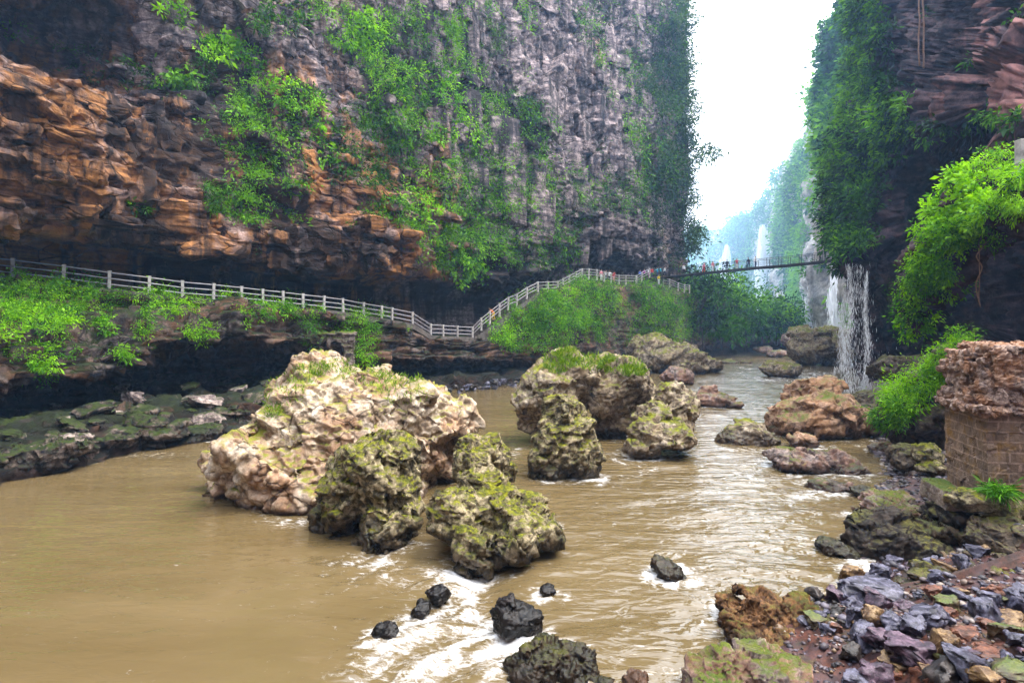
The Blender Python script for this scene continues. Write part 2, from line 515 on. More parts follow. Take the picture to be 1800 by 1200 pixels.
disp = lowz * (calmst * (0.5 * st * (0.6 + 0.4 * nearw) + 0.6 * st2) + 0.8 * fb1 + 0.35 * fb2 + 0.15 * fa3)
disp += 1.7 * big + 0.25 * mid + (1 - lowz) * (0.4 * rid + 0.9 * flut + 1.3 * fa1 + 0.6 * fa2 + 0.22 * fa3 + 0.1 * st)
disp += 0.16 * drip * sstep(0.0, 0.35, fbm(V * 0.15 + 90, 3))
inner = np.repeat(sstep(1.0, 2.2, tv)[None, :], nu, 0).ravel()
disp *= 0.25 + 0.75 * inner
V = V + NN * disp[:, None]
och = np.clip(1.05 * (1 - sstep(17, 31, V[:, 2] + 5 * fbm(V * 0.08 + 2, 3) - 0.05 * V[:, 1])) * (1 - sstep(54, 68, V[:, 1])) + 0.22 * (1 - sstep(50, 62, V[:, 1]))
              + 0.25 * sstep(0.15, 0.5, fbm(V * 0.06 + 11, 3)), 0, 1)
alg = np.clip(0.6 * sstep(0.1, 0.45, fbm(V * 0.09 + 60, 3)) * (V[:, 1] < 75), 0, 1)
Fc = grid_faces(nu, nv)
if np.mean(N.reshape(-1, 3)[:, 0] - N.reshape(-1, 3)[:, 1]) <= 0: Fc = Fc[:, ::-1]
me = mesh_np('cliff_left', V, Fc, False)
CL_V, CL_N = V.copy(), normals(me)
bpy.data.meshes.remove(me)
# broken beds: slabs that stick out of the face, flat lying at its foot, upright higher up
def box_grid(k=5):
    t = np.linspace(-1, 1, k); vs, fs = [], []
    for ax in range(3):
        for sg in (-1, 1):
            a_, b_ = np.meshgrid(t, t, indexing='ij'); q = np.zeros((k * k, 3))
            q[:, ax] = sg; q[:, (ax + 1) % 3] = a_.ravel(); q[:, (ax + 2) % 3] = b_.ravel()
            f = grid_faces(k, k) + len(vs) * k * k
            fs.append(f if sg > 0 else f[:, ::-1]); vs.append(q)
    return np.concatenate(vs), np.concatenate(fs)
BV, BF = box_grid(8)
BV = BV * (0.62 + 0.38 / np.maximum(np.linalg.norm(BV, axis=1, keepdims=True), 1.0) ** 1.0)
rb = np.random.default_rng(61)
PXc = P(CL_V); inside = (tvg := np.repeat(tv[None, :], nu, 0).ravel()) > 2.0
def slabs(n, box, wr, hr, dr, out, tall, dens):
    m = np.where(inside & (PXc[:, 0] > box[0]) & (PXc[:, 0] < box[1]) & (PXc[:, 1] > box[2]) & (PXc[:, 1] < box[3]) & (dens > 0))[0]
    ids = rb.choice(m, n, replace=False, p=dens[m] / dens[m].sum())
    outV, outF = [], []
    for i in ids:
        c = CL_V[i]; nn = CL_N[i].copy(); nn[2] = 0; nn /= max(np.linalg.norm(nn), 1e-6)
        nn = nn + rb.normal(size=3) * np.array([0.16, 0.16, 0.05]); nn /= np.linalg.norm(nn)
        up = np.array([0, 0, 1.0]); tt_ = np.cross(up, nn); tt_ /= np.linalg.norm(tt_); up = np.cross(nn, tt_)
        roll = rb.normal() * (0.05 if tall else 0.07) - (0.03 if not tall else 0); t2 = tt_ * math.cos(roll) + up * math.sin(roll); u2 = -tt_ * math.sin(roll) + up * math.cos(roll)
        w, h, d = rb.uniform(*wr), rb.uniform(*hr), rb.uniform(*dr)
        q = BV.copy()
        cj = rb.uniform(-0.22, 0.22, (8, 3))          # skewed corners
        wt = [((1 + sx * q[:, 0]) * (1 + sy * q[:, 1]) * (1 + sz * q[:, 2]) / 8)[:, None] * cj[k_] for k_, (sx, sy, sz) in enumerate([(x, y, z) for x in (-1, 1) for y in (-1, 1) for z in (-1, 1)])]
        q = q + sum(wt)
        p_ = c + (q[:, :1] * w / 2) * t2 + (q[:, 1:2] * h / 2) * u2 + (q[:, 2:] * d / 2 + (rb.uniform(*out) - d / 2)) * nn
        outV.append(p_); outF.append(BF)
    return outV, outF
near_low = (1 - sstep(16, 30, CL_V[:, 2])) * sstep(-0.4, 0.1, fbm(CL_V * 0.12 + 50, 3))
sv1, sf1 = slabs(400, (-150, 760, 120, 470), (1.0, 6.5), (0.25, 1.3), (0.8, 2.0), (-0.1, 0.5), False, near_low / np.maximum(1, 1))
sv2, sf2 = slabs(170, (250, 900, -20, 330), (0.9, 3.6), (0.6, 2.6), (0.8, 1.8), (-0.15, 0.4), True, sstep(-0.3, 0.2, fbm(CL_V * 0.12 + 58, 3)))
sv3, sf3 = slabs(150, (760, 1160, -30, 420), (1.2, 4.8), (2.0, 8.5), (1.0, 2.2), (-0.2, 0.5), True, sstep(-0.3, 0.2, fbm(CL_V * 0.12 + 54, 3)))
SV = np.stack(sv1 + sv2 + sv3); nb = len(BV)
SFc = (np.stack(sf1 + sf2 + sf3) + (np.arange(len(SV)) * nb)[:, None, None]).reshape(-1, 4) + len(V)
SVv = SV.reshape(-1, 3)
SVv = SVv + np.stack([0.26 * fbm(SVv * 0.9 + k_ * 9, 5, 0.58) + 0.20 * facets(SVv, 0.8, 3.0 + k_) + 0.08 * facets(SVv, 0.3, 6.0 + k_) for k_ in range(3)], 1)
nrm_all = np.concatenate([V, SVv])
och2 = np.concatenate([och, np.clip(1.05 * (1 - sstep(17, 31, SVv[:, 2] + 5 * fbm(SVv * 0.08 + 2, 3) - 0.05 * SVv[:, 1])) * (1 - sstep(54, 68, SVv[:, 1])), 0, 1)])
alg2 = np.concatenate([alg, np.clip(0.6 * sstep(0.1, 0.45, fbm(SVv * 0.09 + 60, 3)) * (SVv[:, 1] < 75), 0, 1)])
me = mesh_np('cliff_left', nrm_all, np.concatenate([Fc, SFc]), False, attrs={'ochre': och2, 'algae': alg2})
CL_V = nrm_all; CL_N = normals(me)
tag(link('cliff_left', me, M['cliff']), 'tall overhanging limestone cliff, orange at its foot and grey above, left of the river', 'cliff', kind='structure')

# ---- the terrace below it: mossy shelf at the water, black undercut, overgrown face, path on top
LOW = px_rows([
    ('w', -32, -60, [(8, 0, -1), (7.5, 0, 0.4), (5, 0, 1.4), (-2, 0, 1.2), (-5, 0, 3), (-3, 0, 4.2), (1, 0, 4.4), (1, 0, 6), (-2, 0, 8), (-4, 0, 9.4), (-12, 0, 9.6)]),
    ('w', -30, 2, [(9, 0, -1), (8.5, 0, 0.4), (6, 0, 1.4), (-2, 0, 1.2), (-5, 0, 3), (-3, 0, 4.2), (1, 0, 4.4), (1, 0, 6), (-2, 0, 8), (-4, 0, 9.4), (-12, 0, 9.6)]),
    (-350, [(1010, 15.5), (930, 15.8), (850, 17), (820, 22), (750, 26), (720, 24), (700, 20), (600, 20.5), (500, 25), (462, 28), (455, 33)]),
    (-100, [(950, 18.5), (860, 19), (785, 21), (765, 27), (720, 30), (695, 28), (682, 24), (595, 24.5), (512, 29), (480, 32), (474, 37)]),
    (22, [(905, 21), (825, 21.8), (755, 24), (740, 30), (700, 33), (682, 31), (672, 27), (590, 27.5), (522, 32), (490, 34.3), (486, 41)]),
    (100, [(880, 22.5), (815, 23.1), (742, 25.5), (728, 32), (690, 35), (676, 33), (670, 28.5), (592, 29.3), (530, 33.5), (499, 35.2), (494, 43)]),
    (170, [(860, 24), (806, 24.6), (732, 27), (717, 34), (690, 37), (672, 35), (664, 30), (598, 30.8), (535, 35), (506, 36.3), (502, 44)]),
    (215, [(850, 25.5), (797, 26), (722, 28.5), (711, 36), (680, 39), (650, 37), (642, 31.5), (585, 32), (535, 36), (511, 37), (507, 45)]),
    (260, [(838, 27), (788, 27.4), (712, 30), (705, 39), (660, 42), (625, 40), (618, 33.5), (572, 34), (535, 37), (516, 37.8), (512, 46)]),
    (330, [(826, 28.5), (780, 29), (706, 32), (700, 41), (650, 44), (610, 42), (602, 36), (566, 36.5), (540, 38.5), (523, 39.2), (519, 48)]),
    (400, [(815, 30), (771, 30.4), (702, 33.5), (696, 43), (650, 46), (603, 44), (596, 38.5), (562, 39), (543, 40.5), (530, 41), (526, 50)]),
    (470, [(800, 32), (758, 32.5), (696, 35.5), (690, 45), (645, 48), (606, 46), (598, 41), (570, 41.5), (548, 42.6), (536, 43), (532, 52)]),
    (540, [(780, 35), (742, 35.5), (688, 39), (682, 48), (640, 50), (612, 48), (604, 43.5), (578, 44), (554, 44.8), (542, 45.2), (538, 54)]),
    (600, [(762, 38.5), (725, 39), (682, 42), (676, 50), (655, 52), (640, 49), (628, 46), (592, 46.5), (562, 47), (548, 47.5), (544, 56)]),
    (700, [(735, 46), (702, 46.5), (674, 49), (669, 54), (655, 56), (642, 54), (630, 50.5), (607, 51), (586, 51.5), (567, 52), (561, 60)]),
    (752, [(722, 49.5), (694, 50), (668, 52.5), (664, 58), (652, 59), (641, 57), (629, 53.5), (613, 54), (600, 54.2), (591, 54.8), (584, 64)]),
    (790, [(715, 52.5), (687, 53), (663, 55.5), (659, 61), (648, 62), (640, 60), (628, 56.5), (612, 57), (598, 57.3), (592, 58), (588, 68)]),
    (830, [(706, 55.5), (682, 56), (659, 58.5), (655, 63), (646, 64), (640, 62), (630, 58.8), (614, 59.3), (601, 59.8), (593, 60.6), (583, 70)]),
    (875, [(700, 58), (678, 58.5), (656, 61), (652, 65), (645, 66), (640, 64), (632, 61), (616, 61.5), (595, 62.5), (562, 64), (545, 73)]),
    (960, [(688, 66), (666, 66.5), (652, 68), (648, 71), (644, 72), (640, 71), (634, 67), (612, 66), (568, 67.5), (517, 69), (505, 80)]),
    (1022, [(678, 72), (660, 72.5), (650, 74), (645, 77), (642, 78), (638, 77), (632, 72.5), (602, 73), (548, 75), (491, 76.8), (484, 90)]),
    (1080, [(672, 77), (655, 78), (645, 79), (641, 82), (638, 83), (634, 82), (626, 78), (600, 79), (552, 81), (500, 83), (490, 98)]),
    (1140, [(664, 84), (650, 85), (640, 86), (636, 88), (632, 88), (628, 88), (622, 85), (602, 86), (555, 88), (500, 91), (493, 104)]),
    (1190, [(650, 96), (638, 97), (632, 98), (628, 100), (624, 100), (620, 99), (614, 97), (600, 98), (560, 100), (512, 103), (505, 116)]),
    (1240, [(634, 120), (624, 121), (618, 122), (614, 124), (611, 124), (608, 124), (604, 122), (596, 123), (565, 126), (520, 130), (515, 142)]),
    (1300, [(628, 140), (619, 141), (614, 142), (611, 144), (609, 144), (606, 144), (602, 143), (596, 144), (572, 148), (545, 153), (540, 170)]),
    (1370, [(622, 160), (615, 161), (611, 162), (609, 164), (607, 164), (605, 164), (602, 163), (598, 165), (585, 170), (570, 176), (566, 200)]),
    (1420, [(618, 190), (611, 191), (609, 192), (608, 196), (606, 197), (605, 198), (603, 199), (601, 200), (597, 205), (592, 210), (590, 240)]),
    (1330, [(605, 330), (600, 331), (598, 332), (597, 334), (596, 335), (595, 336), (593, 337), (592, 338), (588, 340), (584, 345), (582, 370)]),
])
S, tu, tv = loft(LOW, 900, 430)
N = grid_normals(S); nu, nv = S.shape[:2]
V = S.reshape(-1, 3); NN = N.reshape(-1, 3)
flip = np.mean(NN[:, 0] - NN[:, 1]) < 0
if flip: NN = -NN
along = np.repeat(np.concatenate([[0], np.cumsum(np.linalg.norm(np.diff(S[:, 6 * nv // 10, :2], axis=0), axis=1))]), nv)
st = strata(V, along, 0.38, thick=(0.35, 1.1), blockw=(1.2, 4.5), dip=0.06, seed=8, groove=0.26, warp=0.5)
mid = fbm(V * 0.4 + 15, 5, 0.55); rid = fbm(V * 0.5 + 3, 5, 0.55, ridge=True)
tvv = np.repeat(tv[None, :], nu, 0).ravel()
pathmask = 1 - sstep(8.5, 9.1, tvv) * (1 - sstep(10.6, 11, tvv))
shelf = 1 - sstep(2.0, 3.2, tvv)
hill = sstep(60, 72, V[:, 1])
disp = st * (1 - 0.65 * hill) * (1 - 0.85 * shelf) + (0.45 * mid + 0.1 * rid) * (1 - 0.8 * shelf) + shelf * (0.5 * facets(V, 2.6, 13.0, (0.7, 1, 1.6)) + 0.22 * facets(V, 0.9, 14.0, (0.7, 1, 1.6)) + 0.45 * fbm(V * np.array([0.16, 0.22, 0.3]) + 40, 3)) + hill * 1.2 * fbm(V * 0.15 + 4, 4)
disp += (0.8 * facets(V, 2.2, 3.0, (0.8, 0.8, 1.4)) + 0.3 * facets(V, 0.8, 9.0, (0.8, 0.8, 1.4)) + strata(V, along, 0.12, thick=(0.12, 0.4), blockw=(0.6, 2.5), dip=0.06, seed=18, groove=0.10, warp=0.4) + 0.08 * fbm(V * 2.5, 4, 0.6)) * (1 - 0.6 * hill) * (1 - 0.85 * shelf)
disp *= 0.04 + 0.96 * pathmask
V = V + NN * disp[:, None]
LO_V = V.copy()
f = grid_faces(nu, nv)
me = mesh_np('rock_terrace', V, f[:, ::-1] if flip else f, False)
LO_N = normals(me); LO_T = tvv
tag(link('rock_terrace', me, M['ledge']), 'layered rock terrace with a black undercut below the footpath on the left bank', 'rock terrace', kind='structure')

# ---- right cliff: a dark overhang with a curtain of green at its river edge
RI = px_rows([
    [(1620, -160, 100), (1610, 0, 98), (1590, 150, 98), (1520, 280, 96), (1510, 400, 95), (1520, 470, 95), (1530, 490, 97), (1530, 560, 97), (1530, 640, 98)],
    [(1532, -160, 80), (1530, 0, 78), (1530, 140, 77), (1478, 270, 74), (1472, 370, 73), (1500, 440, 72), (1500, 470, 77), (1510, 560, 79), (1512, 660, 79)],
    [(1575, -200, 67), (1572, 0, 66), (1568, 150, 64), (1528, 290, 62), (1510, 400, 59), (1506, 458, 56), (1512, 474, 60), (1522, 560, 63), (1528, 700, 62)],
    [(1615, -250, 61), (1610, 0, 59), (1585, 150, 57), (1572, 225, 55), (1560, 380, 55), (1545, 478, 54), (1552, 492, 59), (1560, 580, 62), (1565, 700, 60)],
    [(1680, -500, 53), (1680, 0, 50), (1668, 130, 47), (1650, 205, 47), (1645, 300, 56), (1630, 500, 58), (1630, 540, 61), (1632, 600, 61), (1636, 720, 56)],
    [(1760, -500, 44), (1752, 0, 40), (1745, 100, 37.5), (1742, 195, 36), (1742, 250, 48), (1740, 420, 52), (1735, 520, 54), (1730, 600, 54), (1730, 740, 46)],
    [(1860, -500, 36), (1860, 0, 33), (1860, 100, 31), (1860, 215, 30), (1860, 270, 42), (1860, 400, 45), (1860, 500, 46), (1860, 600, 45), (1860, 790, 36)],
    [(2300, -500, 26), (2300, 0, 24), (2300, 100, 23), (2300, 220, 22), (2300, 290, 30), (2300, 400, 32), (2300, 500, 32), (2300, 600, 31), (2300, 850, 22)],
    [(3400, -500, 17), (3400, 0, 16), (3400, 100, 15), (3400, 220, 14.5), (3400, 290, 19), (3400, 400, 20), (3400, 500, 20), (3400, 650, 19), (3400, 950, 14)],
    ('w', 42, -5, [(3, 0, 58), (3, 0, 40), (1, 0, 26), (0, 0, 16), (6, 0, 13), (7, 0, 10), (7, 0, 7), (6, 0, 4), (0, 0, 0)]),
    ('w', 38, -40, [(3, -3, 75), (3, -2, 50), (1, -1, 30), (0, 0, 18), (3, 0, 14), (4, 0, 11), (4, 0, 8), (3, 0, 4), (0, 0, -1)]),  # from here on an unseen wall behind the camera, added to block frontal skylight
    ('w', 5, -62, [(0, -6, 85), (0, -5, 60), (0, -3, 36), (0, -1, 22), (0, 0, 15), (0, 0, 11), (0, 0, 8), (0, 0, 4), (0, 1, -1)]),
    ('w', -50, -66, [(0, -6, 85), (0, -5, 60), (0, -3, 36), (0, -1, 22), (0, 0, 15), (0, 0, 11), (0, 0, 8), (0, 0, 4), (0, 1, -1)]),
])
S, tu, tv = loft(RI, 620, 420)
N = grid_normals(S); nu, nv = S.shape[:2]
V = S.reshape(-1, 3); NN = N.reshape(-1, 3)
flip = np.mean(-NN[:, 0] - NN[:, 1]) < 0
if flip: NN = -NN
along = np.repeat(np.concatenate([[0], np.cumsum(np.linalg.norm(np.diff(S[:, nv // 2, :2], axis=0), axis=1))]), nv)
st = strata(V, along, 0.5, thick=(0.7, 2.6), blockw=(1.5, 5.0), dip=-0.35, seed=21, groove=0.35)
big = fbm(V * 0.09 + 2, 4); mid = fbm(V * 0.3 + 5, 5, 0.58); rid = fbm(V * 0.2 + 3, 5, 0.55, ridge=True)
tvv = np.repeat(tv[None, :], nu, 0).ravel()
disp = st * 0.35 + 1.6 * big + 0.7 * mid + 0.6 * rid + 2.4 * facets(V, 4.5, 5.0, (1, 1, 0.8)) + 1.0 * facets(V, 1.7, 1.0) + 0.35 * facets(V, 0.7, 2.0)
disp *= 1 - 0.5 * sstep(5.5, 7.5, tvv)
V = V + NN * disp[:, None]
och = np.clip((1 - sstep(32, 50, V[:, 1])) * sstep(15, 20, V[:, 2]) * (0.75 + 0.9 * fbm(V * 0.25 + 8, 4)), 0, 1)
RI_V = V.copy(); f = grid_faces(nu, nv)
me = mesh_np('cliff_right', V, f[:, ::-1] if flip else f, False, attrs={'ochre': och})
RI_N = normals(me); RI_T = tvv
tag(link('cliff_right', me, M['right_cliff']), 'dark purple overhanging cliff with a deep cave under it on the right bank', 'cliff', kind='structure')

# ---- far gorge wall, fading into blue air
FA = px_rows([
    [(1540, -70, 118), (1540, 120, 117), (1540, 300, 116), (1540, 450, 116), (1540, 600, 115), (1540, 650, 114)],
    [(1490, -20, 132), (1488, 120, 131), (1470, 300, 130), (1470, 450, 129), (1470, 600, 128), (1470, 640, 127)],
    [(1455, 80, 150), (1444, 140, 149), (1456, 300, 150), (1442, 450, 149), (1442, 600, 148), (1442, 636, 147)],
    [(1452, 185, 178), (1448, 215, 178), (1440, 300, 176), (1430, 450, 175), (1430, 590, 174), (1430, 632, 172)],
    [(1424, 232, 212), (1420, 265, 212), (1404, 340, 210), (1402, 450, 208), (1402, 580, 206), (1402, 628, 204)],
    [(1384, 270, 250), (1378, 305, 250), (1368, 370, 250), (1368, 460, 248), (1368, 570, 245), (1368, 622, 242)],
    [(1352, 345, 285), (1350, 360, 285), (1346, 400, 284), (1344, 470, 282), (1344, 560, 280), (1344, 618, 276)],
    [(1300, 385, 330), (1300, 400, 330), (1298, 430, 329), (1296, 480, 328), (1296, 560, 325), (1296, 614, 320)],
    [(1240, 408, 400), (1240, 420, 400), (1240, 440, 398), (1240, 490, 396), (1240, 560, 392), (1240, 608, 385)],
    [(1120, 420, 480), (1120, 430, 480), (1120, 450, 478), (1120, 490, 476), (1120, 560, 472), (1120, 602, 465)],
])
S, tu, tv = loft(FA, 420, 330)
N = grid_normals(S); nu, nv = S.shape[:2]
V = S.reshape(-1, 3); NN = N.reshape(-1, 3)
flip = np.mean(-NN[:, 0] - NN[:, 1]) < 0
if flip: NN = -NN
disp = 3.5 * fbm(V * 0.045, 4) + 5.5 * fbm(V * np.array([0.10, 0.10, 0.03]) + 3, 5, 0.55) + 2.0 * fbm(V * 0.2, 4, 0.6)
V = V + NN * disp[:, None]
FA_V = V.copy(); f = grid_faces(nu, nv)
me = mesh_np('cliff_far', V, f[:, ::-1] if flip else f)
FA_N = normals(me)
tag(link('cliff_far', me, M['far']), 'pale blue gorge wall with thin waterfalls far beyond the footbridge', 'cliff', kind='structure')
# ---- right bank: red earth that climbs from the waterline to the foot of the cliff
SHORE = np.array([(1.6, -6), (2.2, 4.0), (2.7, 7.4), (3.1, 9.0), (4.9, 12.2), (7.4, 12.2), (8.6, 13.4), (9.6, 15.2), (12.0, 18.4), (15.6, 22.8),
                  (19.4, 28.5), (23.5, 35.6), (33.0, 52), (45, 70), (60, 97), (70, 120)], float)
def shore_dist(x, y):
    best = np.full(x.shape, 1e9); sgn = np.zeros(x.shape)
    for (ax, ay), (bx, by) in zip(SHORE[:-1], SHORE[1:]):
        dx, dy = bx - ax, by - ay
        t = np.clip(((x - ax) * dx + (y - ay) * dy) / (dx * dx + dy * dy), 0, 1)
        qx, qy = x - (ax + t * dx), y - (ay + t * dy)
        d = np.hypot(qx, qy)
        s = np.sign(x * 0 + (dx * (y - ay) - dy * (x - ax)))
        m = d < best
        best = np.where(m, d, best); sgn = np.where(m, -s, sgn)
    return best * sgn
def bank_z(x, y):
    d = shore_dist(x, y)
    p = np.stack([x, y, x * 0], -1).reshape(-1, 3)
    n = fbm(p * 0.55, 5).reshape(x.shape) * 0.42 + fbm(p * 2.6 + 4, 5, 0.6).reshape(x.shape) * 0.16
    h = np.where(d > 0, 0.30 * np.minimum(d, 5.0) + 0.10 * np.maximum(d - 5, 0), 0.55 * d)
    return np.maximum(h - 0.06 + n * sstep(-0.6, 2.0, d), -1.2)
gy = np.concatenate([np.linspace(-4, 6, 30), np.geomspace(6, 105, 330)[1:]])
gu = np.linspace(-1, 1, 520)
X = np.interp(gy, SHORE[:, 1], SHORE[:, 0])[:, None] + np.where(gu < 0, gu * 3.0, np.abs(gu) ** 2 * 40)[None, :]
Y = np.repeat(gy[:, None], 520, 1)
Z = bank_z(X, Y)
V = np.stack([X, Y, Z], -1).reshape(-1, 3)
M['bank'] = rock_mat('red_earth', (0.010, 0.004, 0.003), (0.042, 0.014, 0.009), (0.12, 0.042, 0.026), accent=(0.05, 0.034, 0.045), accent_amt=0.5, scale=1.3,
                     moss=0.22, moss_col=(0.02, 0.03, 0.004), moss_col2=(0.06, 0.07, 0.008), wet=0.25, bump=0.8, rough=0.55)
tag(link('riverbank', mesh_np('riverbank', V, grid_faces(len(gy), 520)[:, ::-1]), M['bank']), 'wet red earth bank strewn with stones on the right side', 'river bank', kind='structure')

# ---- boulders
def blob_mesh(blobs, vox):
    bm = bmesh.new()
    for c, r, rot in blobs:
        mat = Matrix.Translation(Vector(c)) @ rot @ Matrix.Diagonal((r[0], r[1], r[2], 1))
        rb = np.random.default_rng(int(abs(c[0] * 131 + c[1] * 17 + r[2] * 991)) % 100000)
        n = 20; k = np.arange(n) + 0.5
        ph = np.arccos(1 - 2 * k / n) + rb.normal(size=n) * 0.16; th = 2.39996 * k + rb.normal(size=n) * 0.3
        hp = np.stack([np.cos(th) * np.sin(ph), np.sin(th) * np.sin(ph), np.cos(ph)], 1) * rb.uniform(0.92, 1.26, (n, 1))
        vs = [bm.verts.new(mat @ Vector(q)) for q in hp]
        ex = bmesh.ops.convex_hull(bm, input=vs)
        bmesh.ops.delete(bm, geom=[v for v in ex['geom_interior'] if isinstance(v, bmesh.types.BMVert)], context='VERTS')
    me = bpy.data.meshes.new('tmp'); bm.to_mesh(me); bm.free()
    o = bpy.data.objects.new('tmp', me); C.objects.link(o)
    md = o.modifiers.new('r', 'REMESH'); md.mode = 'VOXEL'; md.voxel_size = vox
    s = o.modifiers.new('s', 'SMOOTH'); s.iterations = 5; s.factor = 0.5
    dg = bpy.context.evaluated_depsgraph_get()
    e = o.evaluated_get(dg)
    out = bpy.data.meshes.new_from_object(e)
    bpy.data.objects.remove(o); bpy.data.meshes.remove(me)
    return out

def karst(me, V, N, size, seed, rough=1.0, pits=1.0, slab=0.0, ang=1.0):
    """Solution-weathered limestone: lumps, sharp crests and pits."""
    def put(V):
        me.vertices.foreach_set('co', np.ascontiguousarray(V, np.float32).ravel()); me.update()
        return V, normals(me)
    tl = Matrix.Rotation(0.5 * math.sin(seed * 7.1), 3, 'Y') @ Matrix.Rotation(0.4 * math.cos(seed * 3.3), 3, 'X')
    T = np.array(tl)
    q = V / size + seed * 3.7
    V, N = put(V + N * (0.12 * fbm(q * 1.5, 3, 0.5) * size + 0.12 * size * ang * facets(V @ T, size * 0.85, seed * 1.3, (1, 1, 1.4)))[:, None])
    q = (V @ T) / size + seed * 3.7
    Q = q + 0.14 * np.stack([fbm(q * 2.2 + 5, 3), fbm(q * 2.2 + 25, 3), fbm(q * 2.2 + 45, 3)], 1)
    sel = sstep(-0.25, 0.25, fbm(q * 1.3 + 70, 2))             # weathered zones against plainer broken faces
    d = (0.004 + 0.017 * sel) * size * rough * fbm(Q * np.array([1.8, 1.8, 4.6]) + 2, 5, 0.55, ridge=True)
    d += 0.062 * size * ang * facets(V @ T, size * 0.36, seed * 2.1, (1, 1, 1.5)) + 0.024 * size * ang * facets(V @ T, size * 0.14, seed * 2.7, (1, 1, 1.4))
    d -= 0.095 * size * pits * sstep(0.22, 0.44, fbm(Q * np.array([3.2, 3.2, 4.6]) + 9, 3, 0.5)) * (0.3 + 0.7 * sel)
    d -= 0.035 * size * pits * sstep(0.2, 0.42, fbm(Q * 11.0 + 19, 2, 0.5))
    V, N = put(V + N * d[:, None])
    q = (V @ T) / size + seed * 3.7
    d = 0.012 * size * rough * fbm(q * np.array([9, 9, 20]), 4, 0.6, ridge=True) + 0.007 * size * rough * fbm(q * 34, 3, 0.6)
    if slab:
        r = np.random.default_rng(int(seed * 100)); b = np.cumsum(r.uniform(0.08, 0.22, 60)) * size - 3 * size
        z = V[:, 2] + 0.15 * V[:, 0] + 0.1 * size * fbm(q * 1.5, 2)
        k = np.clip(np.searchsorted(b, z), 0, 59)
        d += slab * size * 0.07 * r.uniform(-1, 1, 60)[k]
    return V + N * d[:, None]

def boulder(name, blobs, mat, label, seed, cat='boulder', group=None, rough=1.0, pits=1.0, vox=None, slab=0.0, size=None, base=None):
    """blobs: (px, py, d, half width px, half height px, half depth m, roll deg)."""
    B = []
    for b in blobs:
        px, py, d, rx, ry, rd = b[:6]
        roll = b[6] if len(b) > 6 else 0
        c = W(px, py, d)
        B.append((c, (rx / FPX * d, rd, ry / FPX * d), Matrix.Rotation(R(roll), 4, 'Y')))
    pts = np.array([b[0] for b in B])
    sz = size or float(np.mean([np.mean(b[1]) for b in B])) * (1.6 if len(B) > 1 else 1.25)
    dm = pts[:, 1].mean()
    vx = vox or max(dm / FPX * 1.9, 0.016)
    me = blob_mesh(B, vx)
    V = coords(me); N = normals(me)
    V2 = karst(me, V, N, sz, seed, rough, pits, slab)
    loc = V2.mean(0); loc[2] = max(V2[:, 2].min(), -0.4)
    set_coords(me, V2 - loc)
    me.polygons.foreach_set('use_smooth', np.ones(len(me.polygons), bool))
    me.name = name
    o = link(name, me, mat, loc=tuple(loc))
    tag(o, label, cat, group)
    ROCKS.append((o, V2, N))
    return o
ROCKS = []

M['pale'] = rock_mat('pale_limestone', (0.035, 0.024, 0.016), (0.34, 0.25, 0.17), (0.66, 0.57, 0.46), accent=(0.40, 0.20, 0.10), accent_amt=0.5, scale=0.6, moss=0.40,
                     moss_col=(0.12, 0.12, 0.012), moss_col2=(0.26, 0.26, 0.03), wet=0.25, bump=1.0, moss_scale=1.1, cracks=0.8, crack_scale=1.1)
M['mossy'] = rock_mat('mossy_limestone', (0.012, 0.010, 0.006), (0.085, 0.068, 0.034), (0.46, 0.38, 0.24), scale=1.1, moss=0.46, moss_col=(0.022, 0.030, 0.002),
                      moss_col2=(0.21, 0.21, 0.004), wet=0.9, bump=1.0, moss_scale=1.6, cracks=0.8, crack_scale=1.1)
M['midrock'] = rock_mat('tan_limestone', (0.022, 0.018, 0.014), (0.15, 0.115, 0.08), (0.48, 0.40, 0.30), accent=(0.3, 0.2, 0.1), accent_amt=0.35, scale=0.9, moss=0.43,
                        moss_col=(0.06, 0.07, 0.005), moss_col2=(0.19, 0.2, 0.01), wet=0.8, bump=1.0, cracks=0.8, crack_scale=1.0)
M['brownrock'] = rock_mat('brown_limestone', (0.035, 0.02, 0.014), (0.20, 0.115, 0.07), (0.46, 0.31, 0.22), accent=(0.32, 0.16, 0.07), accent_amt=0.5, scale=1.0, moss=0.36,
                          wet=0.6, bump=1.0, cracks=0.8, crack_scale=1.0)
M['darkrock'] = rock_mat('dark_wet_rock', (0.008, 0.006, 0.005), (0.035, 0.024, 0.016), (0.13, 0.09, 0.055), scale=1.5, moss=0.42, moss_col=(0.025, 0.03, 0.002),
                         moss_col2=(0.10, 0.10, 0.006), wet=0.6, bump=1.0, rough=0.6)
M['blackrock'] = rock_mat('black_wet_rock', (0.004, 0.003, 0.004), (0.012, 0.009, 0.009), (0.04, 0.028, 0.024), scale=1.4, wet=0.8, bump=0.8, rough=0.42)
M['browblack'] = rock_mat('black_rock_with_moss', (0.004, 0.003, 0.003), (0.012, 0.008, 0.006), (0.04, 0.026, 0.018), scale=1.4, moss=0.36, moss_col=(0.02, 0.024, 0.002),
                          moss_col2=(0.10, 0.09, 0.006), bump=0.9, rough=0.7)
M['greyrock'] = rock_mat('grey_limestone', (0.02, 0.016, 0.018), (0.11, 0.085, 0.08), (0.36, 0.28, 0.25), accent=(0.34, 0.16, 0.09), accent_amt=0.5, scale=1.1, moss=0.38, wet=0.4, bump=1.0)
M['porous'] = rock_mat('porous_brown_rock', (0.012, 0.005, 0.002), (0.07, 0.032, 0.012), (0.24, 0.12, 0.05), scale=1.6, moss=0.38, moss_col=(0.03, 0.035, 0.003),
                       moss_col2=(0.10, 0.09, 0.008), wet=0.3, bump=1.0)

